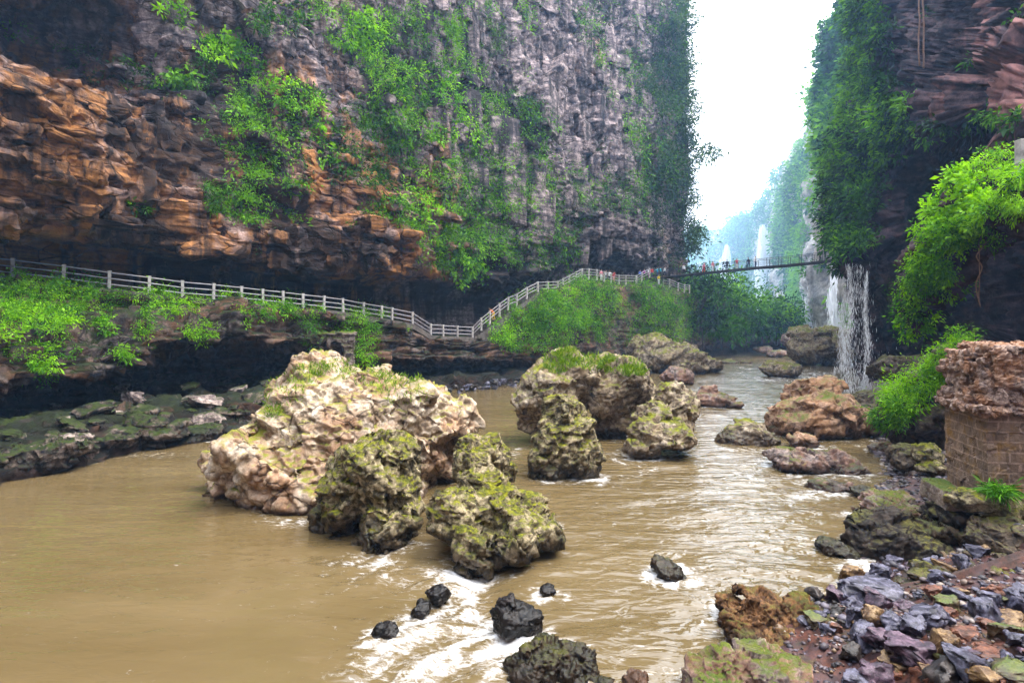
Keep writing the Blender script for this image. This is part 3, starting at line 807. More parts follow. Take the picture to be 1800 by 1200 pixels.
# big pale boulder with its mossy neighbours
boulder('boulder', [(600, 800, 21, 205, 125, 3.0), (575, 710, 23, 105, 82, 2.6), (665, 745, 22.5, 120, 85, 2.6), (745, 755, 22, 90, 72, 2.3),
                    (470, 830, 20, 72, 72, 1.7), (530, 870, 19, 110, 46, 1.5), (400, 825, 20.5, 40, 26, 0.8), (630, 690, 24.5, 95, 28, 2.0), (720, 705, 24, 60, 30, 2.0)], M['pale'],
        'huge pale limestone boulder in mid river with pitted white top and moss patches', 9, vox=0.05, size=3.0, pits=1.1, rough=0.6)
boulder('boulder', [(655, 845, 16.3, 80, 74, 1.4), (695, 820, 16.6, 44, 58, 1.1), (605, 885, 16, 48, 56, 0.9), (668, 930, 15.3, 44, 46, 0.8), (705, 890, 16, 36, 66, 0.9), (570, 905, 16.4, 18, 26, 0.5)], M['mossy'],
        'dark mossy boulder leaning in front of the huge pale boulder', 2, size=1.6, pits=0.9)
boulder('boulder', [(880, 898, 15, 92, 36, 1.1, 20), (800, 905, 14.7, 50, 48, 0.9), (832, 962, 14, 46, 44, 0.8), (850, 855, 15.9, 46, 36, 0.9), (832, 812, 16.8, 40, 46, 0.9), (945, 925, 14.8, 42, 22, 0.7, 15), (822, 985, 13.8, 26, 28, 0.5), (880, 945, 14.4, 66, 30, 0.9, -12)], M['mossy'],
        'wide yellow green mossy boulder pointing into the white rapids', 3, size=1.6, pits=0.9)
boulder('boulder', [(862, 805, 20, 36, 42, 0.8), (885, 830, 20, 20, 20, 0.5)], M['mossy'], 'small mossy rock between the pale boulder and the open channel', 31)
boulder('boulder', [(960, 690, 29, 48, 58, 1.8), (990, 660, 30, 52, 40, 2.0), (1075, 680, 30.5, 70, 48, 2.2), (1090, 735, 31, 52, 48, 1.8), (1040, 660, 31, 60, 28, 2), (940, 725, 29, 26, 34, 1.0),
                    (1120, 690, 31, 36, 44, 1.6)], M['midrock'],
        'tall grass topped boulder with a dark hollow under its overhang in mid river', 4, vox=0.07, size=2.6, pits=0.8)
boulder('boulder', [(995, 790, 22.5, 58, 62, 1.3), (985, 740, 23, 40, 46, 1.0), (960, 820, 22.2, 36, 36, 0.8), (1025, 815, 22.3, 34, 36, 0.8)], M['mossy'],
        'mossy upright boulder standing before the tall grass topped boulder', 5, size=1.6, pits=0.8)
boulder('boulder', [(1160, 765, 26, 68, 34, 1.4), (1185, 725, 28, 34, 50, 1.1), (1150, 740, 27, 36, 36, 1.0), (1130, 785, 25.5, 36, 20, 0.8)], M['midrock'],
        'craggy grey brown boulder at the right foot of the tall grass topped boulder', 6, size=1.6)
boulder('boulder', [(1435, 735, 31.5, 76, 48, 2.2), (1430, 695, 32.5, 46, 34, 1.6), (1500, 745, 31.5, 50, 30, 1.6), (1385, 742, 31.5, 38, 26, 1.2), (1540, 760, 31, 40, 16, 1.0)], M['brownrock'],
        'conical brown boulder with a tuft of moss on its peak by the right waterfall', 7, vox=0.07, size=2.2, pits=0.6)
boulder('boulder', [(1250, 703, 42.5, 40, 14, 1.2), (1243, 690, 43, 18, 14, 0.7), (1290, 711, 42, 18, 6, 0.6)], M['greyrock'], 'low pointed grey rock alone in the bright channel', 8)
boulder('boulder', [(1310, 768, 29, 52, 20, 1.1), (1318, 752, 29.3, 26, 14, 0.7), (1345, 774, 28.7, 26, 11, 0.6)], M['midrock'], 'flat mossy hump of rock in the white water below the conical brown boulder', 9)
boulder('boulder', [(1425, 812, 23.5, 70, 24, 1.0), (1375, 800, 24, 34, 15, 0.7), (1490, 822, 23, 34, 18, 0.7)], M['greyrock'], 'long low tan rock parallel to the stream near the brick pillar', 10)
boulder('boulder', [(1412, 776, 28, 30, 13, 0.7)], M['brownrock'], 'small reddish rock between the conical boulder and the long low rock', 11)
boulder('boulder', [(1375, 650, 69, 40, 14, 1.9), (1362, 643, 70, 20, 10, 1.2)], M['midrock'], 'dark rounded rock breaking the river below the footbridge', 12)
boulder('boulder', [(1432, 612, 92, 42, 28, 3.5), (1470, 618, 92, 42, 26, 3.5), (1420, 586, 93, 40, 11, 3.2), (1450, 590, 95, 34, 16, 3), (1480, 596, 97, 38, 20, 3)], M['midrock'],
        'large tan boulder below the far waterfalls on the far bend', 13, vox=0.2, size=5)
boulder('boulder', [(1160, 622, 77, 46, 32, 3.6), (1205, 630, 76, 48, 28, 3.4), (1145, 610, 78, 34, 22, 3), (1250, 640, 76, 22, 14, 1.8)], M['midrock'],
        'large rounded boulder with a green cap at the foot of the overgrown slope', 14, vox=0.16, size=4.5)
boulder('boulder', [(1188, 662, 60, 28, 16, 1.6), (1205, 666, 60, 15, 9, 0.9)], M['greyrock'], 'pale grey rock just behind the tall grass topped boulder', 15)
for q, (px, py, d, rx, ry, lb) in enumerate([
        (1284, 637, 98, 17, 4, 'thin dark rock breaking the far bend of the river'), (1312, 638, 98, 12, 3.5, 'tiny dark rock in midstream at the far bend'),
        (1365, 622, 120, 18, 7, 'dark rock at the foot of the bushes across the far bend'), (1342, 614, 128, 16, 6, 'pale rock at the foot of the bushes across the far bend'), (1245, 650, 78, 16, 8, 'dark block against the green capped boulder'),
        (1400, 600, 112, 22, 12, 'grey rock beside the large tan boulder on the far bend')]):
    boulder('boulder', [(px, py, d, rx, ry, rx / FPX * d)], M['greyrock'], lb, 40 + q)
# slabs of the left shore
M['shore'] = rock_mat('shore_slab', (0.004, 0.004, 0.003), (0.022, 0.019, 0.016), (0.22, 0.17, 0.14), scale=0.7, moss=0.50, moss_col=(0.004, 0.010, 0.001), moss_col2=(0.032, 0.05, 0.002), wet=0.8, wet_rough=0.6, bump=1.0, lines=0.4)
M['shorepale'] = rock_mat('shore_pale', (0.02, 0.015, 0.015), (0.12, 0.09, 0.085), (0.42, 0.34, 0.30), scale=0.8, moss=0.40, moss_col=(0.004, 0.010, 0.001), moss_col2=(0.032, 0.05, 0.002), wet=0.8, wet_rough=0.6, bump=1.0, lines=0.5)
for q, (bl, mt, lb) in enumerate([
    ([(50, 805, 23, 90, 30, 1.6, -8), (-20, 825, 22, 60, 26, 1.4)], 'shore', 'dark mossy shore slab lowest at the left edge under the terrace'),
    ([(132, 795, 24.4, 26, 34, 0.9, -10), (120, 770, 25, 18, 16, 0.7)], 'shorepale', 'rounded pinkish shore boulder beside the lowest dark slab'),
    ([(190, 775, 26, 46, 26, 1.3, -12)], 'shore', 'green black shore slab right of the rounded pinkish boulder'),
    ([(245, 755, 28, 50, 32, 1.6, -14), (280, 768, 28, 50, 20, 1.2, -10)], 'shore', 'large slanting mossy shore slab in the middle of the left bank'),
    ([(215, 735, 30, 32, 14, 1.2)], 'shorepale', 'grey shore block behind the large slanting slab'),
    ([(318, 722, 32, 50, 13, 1.4, -4), (360, 742, 31, 26, 18, 1.0, -20)], 'shorepale', 'pale flat topped shore rock under the black hollow'),
    ([(345, 765, 29.8, 50, 16, 1.3, -10)], 'shore', 'low dark shore slab touching the water below the pale flat rock'),
    ([(405, 735, 32.5, 36, 24, 1.4, -14), (425, 755, 31.5, 34, 14, 1.0)], 'shore', 'mossy shore slab just left of the huge pale boulder'),
    ([(395, 708, 35, 30, 10, 1.2)], 'shorepale', 'pale shore slab farthest back beneath the black hollow'),
    ([(450, 715, 36, 30, 14, 1.3, -10), (440, 745, 33, 26, 14, 1.0)], 'shorepale', 'pale grey shore rock partly behind the huge pale boulder'),
    ([(95, 735, 29, 50, 10, 1.4)], 'shore', 'dark shore ledge at the back of the left bank'),
    ([(20, 755, 27, 60, 14, 1.6)], 'shore', 'mossy shore ledge at the left edge behind the lowest slab')]):
    boulder('shore_rock', bl, M[mt], lb, 120 + q, cat='shore rock', group='slabs along the left shore', slab=0.8, pits=0.3, rough=0.7)
# rocks of the rapids and the near water
boulder('boulder', [(905, 1088, 10.9, 42, 30, 0.42), (893, 1066, 11, 20, 22, 0.25), (930, 1095, 10.8, 26, 22, 0.3)], M['blackrock'], 'glossy black cone of rock beside the white rapids', 50, rough=0.6, pits=0.3)
boulder('boulder', [(772, 1042, 12.1, 20, 16, 0.25)], M['blackrock'], 'small black rock at the head of the white rapids', 51, rough=0.7, pits=0.3)
boulder('boulder', [(742, 1071, 11.6, 20, 14, 0.24)], M['blackrock'], 'small black rock in the middle of the white rapids', 52, rough=0.7, pits=0.3)
boulder('boulder', [(680, 1118, 10.7, 26, 20, 0.28)], M['blackrock'], 'low black rock at the left rim of the white rapids', 53, rough=0.7, pits=0.3)
boulder('boulder', [(964, 1036, 12.4, 15, 8, 0.2)], M['blackrock'], 'black pebble sized rock under the tip of the wide mossy boulder', 54, rough=0.7, pits=0.3)
boulder('boulder', [(1175, 1004, 13.2, 34, 17, 0.4, 22), (1155, 992, 13.3, 12, 11, 0.2)], M['darkrock'], 'dark slanting rock like a log alone in the channel', 55, rough=0.6, pits=0.3)
boulder('boulder', [(955, 1180, 9.6, 66, 46, 0.6), (1005, 1175, 9.6, 42, 40, 0.5), (925, 1190, 9.4, 36, 36, 0.4), (1030, 1215, 9.2, 46, 26, 0.4)], M['darkrock'], 'dark brown mossy rock cut by the lower edge of the picture', 56, rough=0.9)
boulder('boulder', [(1120, 1196, 9.2, 22, 16, 0.25)], M['brownrock'], 'small reddish rock in the shallows between two dark foreground rocks', 57)
boulder('boulder', [(1330, 1205, 8.9, 110, 60, 0.9), (1255, 1215, 8.9, 50, 40, 0.6), (1410, 1220, 8.7, 66, 40, 0.6)], M['greyrock'], 'broad greenish rock lowest in the foreground beside the porous brown rock', 58, rough=0.8, pits=0.6)
boulder('boulder', [(1335, 1095, 10.7, 66, 36, 0.5, 10), (1420, 1110, 10.4, 62, 52, 0.55), (1390, 1150, 10, 70, 45, 0.5), (1285, 1062, 11.4, 26, 18, 0.3, 20), (1288, 1100, 11, 20, 36, 0.3), (1335, 1050, 11.3, 55, 12, 0.25, 20), (1320, 1130, 10.4, 40, 30, 0.4)], M['porous'],
        'porous brown rock full of holes at the near waterline', 59, rough=1.2, pits=1.5, size=0.8)
# the bank
boulder('boulder', [(1570, 955, 14.6, 72, 52, 1.0), (1540, 930, 14.9, 42, 30, 0.7), (1600, 975, 14.2, 50, 42, 0.8)], M['browblack'], 'black boulder with a mossy brow at the water edge', 60, rough=0.7, pits=0.3)
boulder('boulder', [(1475, 966, 14.6, 40, 13, 0.5, 8), (1455, 958, 14.7, 16, 9, 0.3)], M['darkrock'], 'low dark spur of rock reaching into the stream from the black boulder', 61)
boulder('boulder', [(1575, 905, 17, 60, 26, 0.9, 12), (1560, 880, 17.6, 50, 18, 0.8), (1625, 915, 16.6, 52, 22, 0.9, 15)], M['greyrock'], 'grey pink ledge of cracked rock above the black boulder', 62, slab=1)
boulder('boulder', [(1670, 945, 14.8, 90, 34, 1.0, 10), (1735, 975, 14, 60, 28, 0.8, 8)], M['darkrock'], 'long mossy slab below the brick pillar', 63, slab=1, pits=0.4)
boulder('boulder', [(1458, 856, 20.5, 36, 15, 0.6), (1478, 860, 20.4, 20, 12, 0.4)], M['greyrock'], 'wet purple grey rock lapped by white water below the long low rock', 64)
boulder('boulder', [(1520, 866, 19.5, 22, 10, 0.5)], M['darkrock'], 'flat dark rock touching the bank near the wet purple grey rock', 65)
boulder('boulder', [(1600, 812, 22, 34, 20, 0.8), (1585, 800, 22.4, 20, 18, 0.6)], M['darkrock'], 'dark boulder left of the brick pillar foot', 66)
boulder('boulder', [(1630, 800, 21, 22, 20, 0.5), (1640, 825, 20.5, 22, 14, 0.5)], M['mossy'], 'mossy yellow green rock against the left side of the brick pillar', 67)
boulder('boulder', [(1545, 730, 36, 50, 20, 1.8), (1520, 705, 38, 34, 16, 1.4), (1580, 750, 33, 50, 20, 1.6)], M['darkrock'], 'dark heap of rock below the green mound', 68)
boulder('boulder', [(1590, 645, 44, 50, 20, 2.2), (1560, 655, 45, 30, 16, 1.6), (1620, 650, 43, 40, 22, 2)], M['darkrock'], 'dark mossy boulder in the mouth of the cave', 69)
boulder('boulder', [(1560, 790, 26.5, 30, 12, 0.8), (1600, 782, 26, 34, 10, 0.8)], M['brownrock'], 'reddish flat rock under the green mound at the water edge', 70)
boulder('boulder', [(1730, 885, 14, 62, 20, 0.6, 6), (1700, 875, 14.2, 28, 16, 0.5)], M['mossy'], 'moss covered rock holding a grass tuft below the brick pillar', 71, pits=0.3)
boulder('boulder', [(1648, 1018, 12.6, 56, 18, 0.5, 14), (1700, 1035, 12.4, 34, 13, 0.4, 14)], M['mossy'], 'flat green mossy slab lying on the red bank', 72, pits=0.3)
boulder('boulder', [(1598, 1035, 12.4, 30, 17, 0.4, 5)], M['brownrock'], 'rounded tan stone beside the flat green mossy slab', 73, rough=0.4, pits=0.1)
boulder('boulder', [(1780, 1015, 12, 42, 13, 0.5, 16)], M['mossy'], 'mossy slab jutting in at the right edge of the bank', 74, pits=0.3)
boulder('boulder', [(1690, 1062, 11.6, 44, 15, 0.4, -8)], M['mossy'], 'small mossy hump just under the flat green slab', 75, pits=0.4)
boulder('boulder', [(1560, 1195, 9.4, 90, 20, 0.4, 4)], M['greyrock'], 'long pale streaked ledge in the lowest row of stones', 76, slab=1, pits=0.3)
boulder('boulder', [(1470, 1185, 9.6, 26, 34, 0.3)], M['porous'], 'pitted red brown rock wedged below the porous brown rock', 77)

boulder('boulder', [(1745, 1010, 12.6, 40, 16, 0.5, 10), (1720, 1000, 12.8, 24, 12, 0.4)], M['darkrock'], 'dark brown slab between the flat green slab and the right edge', 78, slab=1, pits=0.3)
boulder('boulder', [(1755, 945, 13.4, 50, 30, 0.7), (1790, 960, 13, 36, 30, 0.6)], M['darkrock'], 'dark cracked boulder at the right edge under the grass tuft', 79, pits=0.4)
boulder('boulder', [(1690, 905, 14.6, 50, 22, 0.6, 8), (1650, 900, 15, 26, 14, 0.5)], M['browblack'], 'black shadowed rock directly below the mossy rock with the tuft', 80, pits=0.3)
boulder('boulder', [(1765, 1140, 10.4, 34, 20, 0.4), (1790, 1128, 10.4, 24, 18, 0.35)], M['porous'], 'brown rounded rock low at the right edge of the bank', 81, pits=0.5)
boulder('boulder', [(1735, 985, 13.2, 40, 18, 0.5, 12), (1785, 1000, 12.6, 40, 20, 0.5, 8)], M['darkrock'], 'dark mossy ledge of rock along the right edge above the stones', 82, slab=1, pits=0.4)
boulder('boulder', [(1690, 985, 13.4, 30, 14, 0.4, 10)], M['brownrock'], 'wet brown rock between the long mossy slab and the green flat slab', 83, pits=0.4)
boulder('boulder', [(1705, 1112, 10.9, 56, 12, 0.5, 6)], M['brownrock'], 'broad reddish flat slab set among the stones right of centre on the bank', 84, slab=1, pits=0.2, rough=0.6)
boulder('boulder', [(1600, 1182, 9.6, 66, 16, 0.4, -5)], M['darkrock'], 'dark wet flat slab in the lowest row under the large purple block', 85, slab=1, pits=0.2, rough=0.6)
boulder('boulder', [(1735, 1168, 9.9, 52, 14, 0.4, 10)], M['browblack'], 'black flat slab with a mossy rim near the lower right corner', 86, slab=1, pits=0.2, rough=0.6)
boulder('boulder', [(1610, 1052, 12.0, 34, 10, 0.35, 4)], M['darkrock'], 'low dark slab right of the longest blue grey slab', 87, slab=1, pits=0.2, rough=0.6)
# ---- angular stones on the bank
def stone_mesh(r, kind):
    n = 14
    pts = r.normal(size=(n, 3)); pts /= np.linalg.norm(pts, axis=1, keepdims=True)
    if kind == 'slab': pts = r.uniform(-1, 1, (12, 3)); pts[:, 2] = np.sign(pts[:, 2]) * r.uniform(0.75, 1, 12)
    bm = bmesh.new()
    for p in pts: bm.verts.new(p)
    bmesh.ops.convex_hull(bm, input=bm.verts)
    bmesh.ops.delete(bm, geom=[v for v in bm.verts if not v.link_faces], context='VERTS')
    bmesh.ops.bevel(bm, geom=list(bm.edges), offset=0.09, segments=2, affect='EDGES', profile=0.6, clamp_overlap=True)
    bmesh.ops.triangulate(bm, faces=bm.faces)
    bmesh.ops.subdivide_edges(bm, edges=bm.edges, cuts=2, use_grid_fill=True)
    bmesh.ops.triangulate(bm, faces=bm.faces)
    bmesh.ops.subdivide_edges(bm, edges=bm.edges, cuts=1, use_grid_fill=True)
    me = bpy.data.meshes.new('stone'); bm.to_mesh(me); bm.free()
    V = coords(me); Nn = normals(me)
    so_ = r.uniform(0, 50)
    V = V + Nn * (0.10 * fbm(V * 1.7 + so_, 4) + 0.16 * facets(V, 0.55, so_ * 0.3) + 0.06 * facets(V, 0.25, so_ * 0.5))[:, None]
    set_coords(me, V)
    me.polygons.foreach_set('use_smooth', np.ones(len(me.polygons), bool))
    return me
def stone_mat(name, a, b, c, rough=0.45, moss=0.0):
    return rock_mat(name, a, b, c, scale=2.2, moss=moss, bump=1.0, rough=rough, coat=0.2, moss_scale=3.0)
SM = {'blue grey': stone_mat('stone_blue_grey', (0.006, 0.006, 0.011), (0.030, 0.028, 0.050), (0.15, 0.145, 0.21)),
      'purple': stone_mat('stone_purple', (0.009, 0.004, 0.009), (0.04, 0.022, 0.038), (0.16, 0.10, 0.14)),
      'tan': stone_mat('stone_tan', (0.02, 0.009, 0.003), (0.10, 0.05, 0.018), (0.28, 0.18, 0.08)),
      'rust red': stone_mat('stone_rust', (0.02, 0.006, 0.003), (0.085, 0.026, 0.012), (0.22, 0.085, 0.045)),
      'black': stone_mat('stone_black', (0.005, 0.004, 0.004), (0.015, 0.011, 0.010), (0.055, 0.04, 0.035)),
      'mossy': stone_mat('stone_mossy', (0.010, 0.006, 0.003), (0.04, 0.026, 0.011), (0.14, 0.10, 0.05), moss=0.42)}
protos = [stone_mesh(np.random.default_rng(100 + k), 'slab' if k % 2 else 'round') for k in range(14)]
KEY = [  # stones one can pick out: px, py, half width, half height, colour, flatness, yaw, words
    (1535, 1040, 62, 24, 'blue grey', 0.5, 0.2, 'longest blue grey slab near the water, a striped block'), (1552, 1012, 22, 16, 'blue grey', 0.6, 0.6, 'pale blue tilted plate behind the longest slab'), (1517, 1016, 16, 14, 'blue grey', 0.7, 1.2, 'pale blue cube behind the longest slab'),
    (1490, 1012, 24, 14, 'tan', 0.4, 0.1, 'pale pink flat stone at the water edge'), (1430, 1048, 18, 14, 'black', 0.7, 0.5, 'dark wet block in the shallows'), (1463, 1050, 20, 14, 'purple', 0.6, 2.0, 'dark wedge between the wet block and the longest slab'),
    (1498, 1063, 22, 12, 'blue grey', 0.7, 0.3, 'rounded lavender stone under the longest slab'), (1545, 1058, 24, 14, 'purple', 0.7, 1.0, 'purple lump at the end of the longest slab'), (1535, 1085, 22, 20, 'tan', 0.9, 0.2, 'yellow tan upright stone with a hollow'),
    (1507, 1088, 20, 18, 'blue grey', 0.8, 0.9, 'blue grey egg beside the yellow tan stone'), (1568, 1094, 24, 14, 'blue grey', 0.6, 0.2, 'lavender chip stacked amid the stones'), (1604, 1100, 26, 18, 'blue grey', 0.7, 0.5, 'glossy blue block in the centre of the stones'),
    (1630, 1080, 34, 20, 'blue grey', 0.8, 0.1, 'split pale and blue boulderlet'), (1722, 1078, 34, 24, 'blue grey', 0.9, 1.5, 'biggest round blue grey stone on the red earth'), (1518, 1118, 28, 26, 'blue grey', 0.8, 0.8, 'dark blue grey wedge'),
    (1552, 1126, 26, 13, 'purple', 0.6, 0.4, 'flat pink purple stone'), (1600, 1140, 56, 24, 'purple', 0.55, 0.4, 'large flat topped purple block near the lower edge'), (1652, 1138, 26, 24, 'tan', 0.9, 0.4, 'honey yellow fluted stone'),
    (1652, 1158, 34, 14, 'mossy', 0.7, 0.0, 'half mossy stone under the honey yellow one'), (1690, 1168, 40, 22, 'blue grey', 0.6, 0.7, 'glinting wet blue slab by the lower edge'), (1660, 1190, 40, 26, 'black', 0.8, 0.4, 'black cube at the lower edge'),
    (1790, 1062, 22, 16, 'blue grey', 0.8, 0.3, 'pale blue stone at the right edge'), (1775, 1090, 30, 14, 'tan', 0.6, 0.4, 'orange tan flat stone by the right edge'), (1765, 1118, 24, 18, 'mossy', 0.9, 0.3, 'dark green stone by the right edge'),
    (1590, 1068, 20, 12, 'purple', 0.7, 0.3, 'plum coloured pebble under the tan stone'), (1665, 1062, 26, 14, 'mossy', 0.6, 0.2, 'brown mossy stone under the green slab'), (1745, 1150, 36, 14, 'rust red', 0.5, 0.4, 'rust red flat stone right of the honey yellow one'),
    (1700, 1115, 34, 12, 'rust red', 0.35, 0.2, 'pink red flagstone set in the bank'), (1780, 1185, 40, 20, 'mossy', 0.7, 0.3, 'green stained stone in the lower right corner'), (1500, 1150, 18, 14, 'black', 0.8, 0.5, 'black stone beside the pitted red brown rock'),
    (1575, 1165, 36, 14, 'tan', 0.5, 0.2, 'sandy flat stone under the large purple block'), (1625, 1195, 26, 14, 'rust red', 0.6, 0.9, 'dull red stone left of the black cube'), (1730, 1195, 30, 18, 'tan', 0.8, 0.2, 'ochre stone beside the glinting wet slab'),
    (1640, 1040, 18, 9, 'rust red', 0.6, 0.4, 'small red stone by the rounded tan stone'), (1750, 1040, 26, 10, 'rust red', 0.5, 0.2, 'red plate of rock under the right mossy slab')]
def bank_depth(px, py):
    ds = np.linspace(6, 40, 900)
    x = (px - 900) / FPX * ds; z = EYE + (HOR - py) / FPX * ds
    k = np.argmax(z < np.maximum(bank_z(x, ds), 0.02))
    return ds[k] if k else 12.0
GRP = 'stones lying on the red bank'
for q, (px, py, hw, hh, colr, flat, yaw, words) in enumerate(KEY):
    d = bank_depth(px, py + hh * 0.5)
    c = W(px, py, d)
    me = protos[q % 14]
    o = bpy.data.objects.new('stone', me); C.objects.link(o)
    if not me.materials: me.materials.append(SM['tan'])
    o.material_slots[0].link = 'OBJECT'; o.material_slots[0].material = SM[colr]
    s = hw / FPX * d
    o.scale = (s * 1.08, s * 0.95, max(hh / FPX * d * 1.15, s * flat * 0.7)); o.rotation_euler = (random.uniform(-0.25, 0.25), random.uniform(-0.2, 0.2), yaw)
    o.location = c
    tag(o, words + ' on the bank' if 'bank' not in words and 'water' not in words and len(words.split()) < 10 else words, 'stone', GRP)
rs = np.random.default_rng(77)
names = list(SM)
taken = [(k[0], k[1]) for k in KEY]
cnt = 0; tries = 0
SMALL = []
while cnt < 165 and tries < 4000:
    tries += 1
    px = rs.uniform(1400, 1850); py = rs.uniform(990, 1230) if rs.random() < 0.62 else rs.uniform(850, 1010)
    if px < 1500 and py > 1120: continue
    d = bank_depth(px, py); x = (px - 900) / FPX * d
    sdist = shore_dist(np.array([x]), np.array([d]))[0]
    if sdist < -0.15: continue
    s = rs.choice([0.06, 0.09, 0.14, 0.22], p=[0.25, 0.35, 0.25, 0.15])
    me = protos[rs.integers(14)]
    colr = rs.choice(names, p=[0.34, 0.22, 0.16, 0.1, 0.1, 0.08])
    o = bpy.data.objects.new('stone', me); C.objects.link(o)
    if not me.materials: me.materials.append(SM['tan'])
    o.material_slots[0].link = 'OBJECT'; o.material_slots[0].material = SM[colr]
    o.scale = (s * rs.uniform(0.8, 1.4), s, s * rs.uniform(0.45, 0.8)); o.rotation_euler = (rs.uniform(-.3, .3), rs.uniform(-.3, .3), rs.uniform(0, 6.3))
    o.location = (x, d, float(bank_z(np.array([x]), np.array([d]))[0]) + s * 0.25)
    tag(o, 'fist sized %s stone loose among larger stones on the red bank' % colr, 'stone', '%s pebbles loose on the red bank' % colr)
    cnt += 1
# gravel and grit between the stones
rs = np.random.default_rng(31)
bm = bmesh.new(); bmesh.ops.create_icosphere(bm, subdivisions=1, radius=1); tm = bpy.data.meshes.new('t'); bm.to_mesh(tm); bm.free()
tv0 = coords(tm); tf = np.array([p.vertices[:] for p in tm.polygons]); bpy.data.meshes.remove(tm)
gx = rs.uniform(2, 26, 60000); gyy = 7 * (45 / 7) ** rs.uniform(0, 1, 60000); sdd = shore_dist(gx, gyy)
keep = (sdd > -0.25) & (sdd < 14) & (rs.random(60000) < 1.1 - 0.05 * sdd); gx, gyy = gx[keep][:17000], gyy[keep][:17000]
gz = bank_z(gx, gyy); ss = 0.0022 * gyy * rs.gamma(2.0, 0.6, len(gx)) + 0.008
sc3 = rs.uniform(0.6, 1.4, (len(gx), 1, 3)) * np.array([1, 1, 0.6]); jit = rs.uniform(0.75, 1.25, (len(gx), len(tv0), 1))
GVv = tv0[None] * jit * sc3 * ss[:, None, None] + np.stack([gx, gyy, gz + 0.2 * ss], 1)[:, None, :]
GF = (tf[None] + (np.arange(len(gx)) * len(tv0))[:, None, None]).reshape(-1, 3)
gm, nt = new_mat('gravel'); t = NT(nt)
b = t.n('ShaderNodeBsdfPrincipled'); b.inputs['Roughness'].default_value = 0.55
cg = t.ramp(t.attr('tone'), [(0.0, (0.008, 0.006, 0.006)), (0.3, (0.05, 0.045, 0.06)), (0.5, (0.06, 0.025, 0.015)), (0.7, (0.13, 0.12, 0.16)), (0.85, (0.16, 0.10, 0.05)), (1.0, (0.3, 0.27, 0.26))])
t.l(cg, b.inputs['Base Color']); t.l(b.outputs[0], t.n('ShaderNodeOutputMaterial').inputs[0])
tag(link('gravel', mesh_np('gravel', GVv.reshape(-1, 3), GF, True, {'tone': np.repeat(rs.random(len(gx)), len(tv0))}), gm), 'wet gravel and grit between the stones of the bank', 'gravel', kind='stuff')
# dark stony strip at the foot of the terrace
rs = np.random.default_rng(5)
for q in range(48):
    px = rs.uniform(770, 915); base = 697 - (px - 770) * 0.12
    py = base - rs.uniform(0, 14); d = EYE * FPX / (base - HOR) * rs.uniform(1.0, 1.06)
    c = W(px, py, d); s = rs.uniform(0.2, 0.5)
    me = protos[rs.integers(14)]
    o = bpy.data.objects.new('stone', me); C.objects.link(o)
    o.material_slots[0].link = 'OBJECT'; o.material_slots[0].material = SM[rs.choice(['blue grey', 'black'])]
    o.scale = (s, s, s * 0.7); o.rotation_euler = (rs.uniform(-.3, .3), rs.uniform(-.3, .3), rs.uniform(0, 6.3)); o.location = c
    tag(o, 'blue grey cobble in the wet strip at the foot of the rock terrace', 'stone', 'cobbles along the foot of the rock terrace')
# ---- water
ys = np.concatenate([np.linspace(-30, 6.5, 20), np.geomspace(6.8, 420, 640)])
us = np.linspace(-1.25, 1.6, 620)
X = (us[None, :] * np.maximum(ys, 9)[:, None]); Y = np.repeat(ys[:, None], len(us), 1)
V = np.stack([X, Y, X * 0], -1).reshape(-1, 3)
def flow(Pq):
    """Coordinates along and across the current, which runs from far right to near left."""
    a = 0.66
    f = Pq[:, 0] * math.sin(a) + Pq[:, 1] * math.cos(a)
    g = Pq[:, 0] * math.cos(a) - Pq[:, 1] * math.sin(a)
    return np.stack([f, g, f * 0], 1)
fl = flow(V)
wv = 1.3 * np.stack([fbm(V * 0.35 + 3, 3), fbm(V * 0.35 + 33, 3), V[:, 2]], 1)
fq = fl + wv
wq = V + 0.6 * wv
w1 = fbm(wq * np.array([0.22, 0.6, 1]) + 5, 4)
w2 = fbm(wq * np.array([0.7, 2.0, 1]) + 15, 3)
near = 1 - sstep(25, 60, V[:, 1])
calm = sstep(-4.5, 3.0, V[:, 0])
PXw = P(V)
def spot(px, py, rx, ry):
    return np.exp(-(((PXr[:, 0] - px) / rx) ** 2 + ((PXr[:, 1] - py) / ry) ** 2))
PXr = np.where(V[:, 1:2] > 5, PXw, -9999)
rap = np.clip(spot(815, 1055, 40, 55) + spot(760, 1110, 90, 50) + spot(860, 1110, 80, 40) + 0.9 * spot(700, 1180, 120, 60) + 0.8 * spot(830, 1160, 120, 40) + 0.45 * spot(640, 1010, 120, 30) + 0.5 * spot(740, 1015, 70, 22) + 0.5 * spot(790, 1010, 40, 16), 0, 1)
Z = 0.085 * w1 * (0.25 + calm) + 0.035 * w2 * (0.25 + 0.8 * calm) * (0.35 + near)
Z += rap * (0.20 * fbm(fq * 1.6 + 8, 4) - 0.05)
Z -= 0.22 * spot(850, 1020, 40, 70)
V[:, 2] = Z
foam_sheen = rap * 0.62
line = fbm((fq + 0.5 * wv) * np.array([0.7, 2.4, 1]) + 51, 5, 0.6, ridge=True)
st = fbm(fq * np.array([0.16, 0.9, 1]) + 71, 4)
foam_sheen += (0.20 + 0.16 * calm) * sstep(0.42, 0.80, line) * sstep(-0.25, 0.3, st) * (0.35 + 0.65 * near)
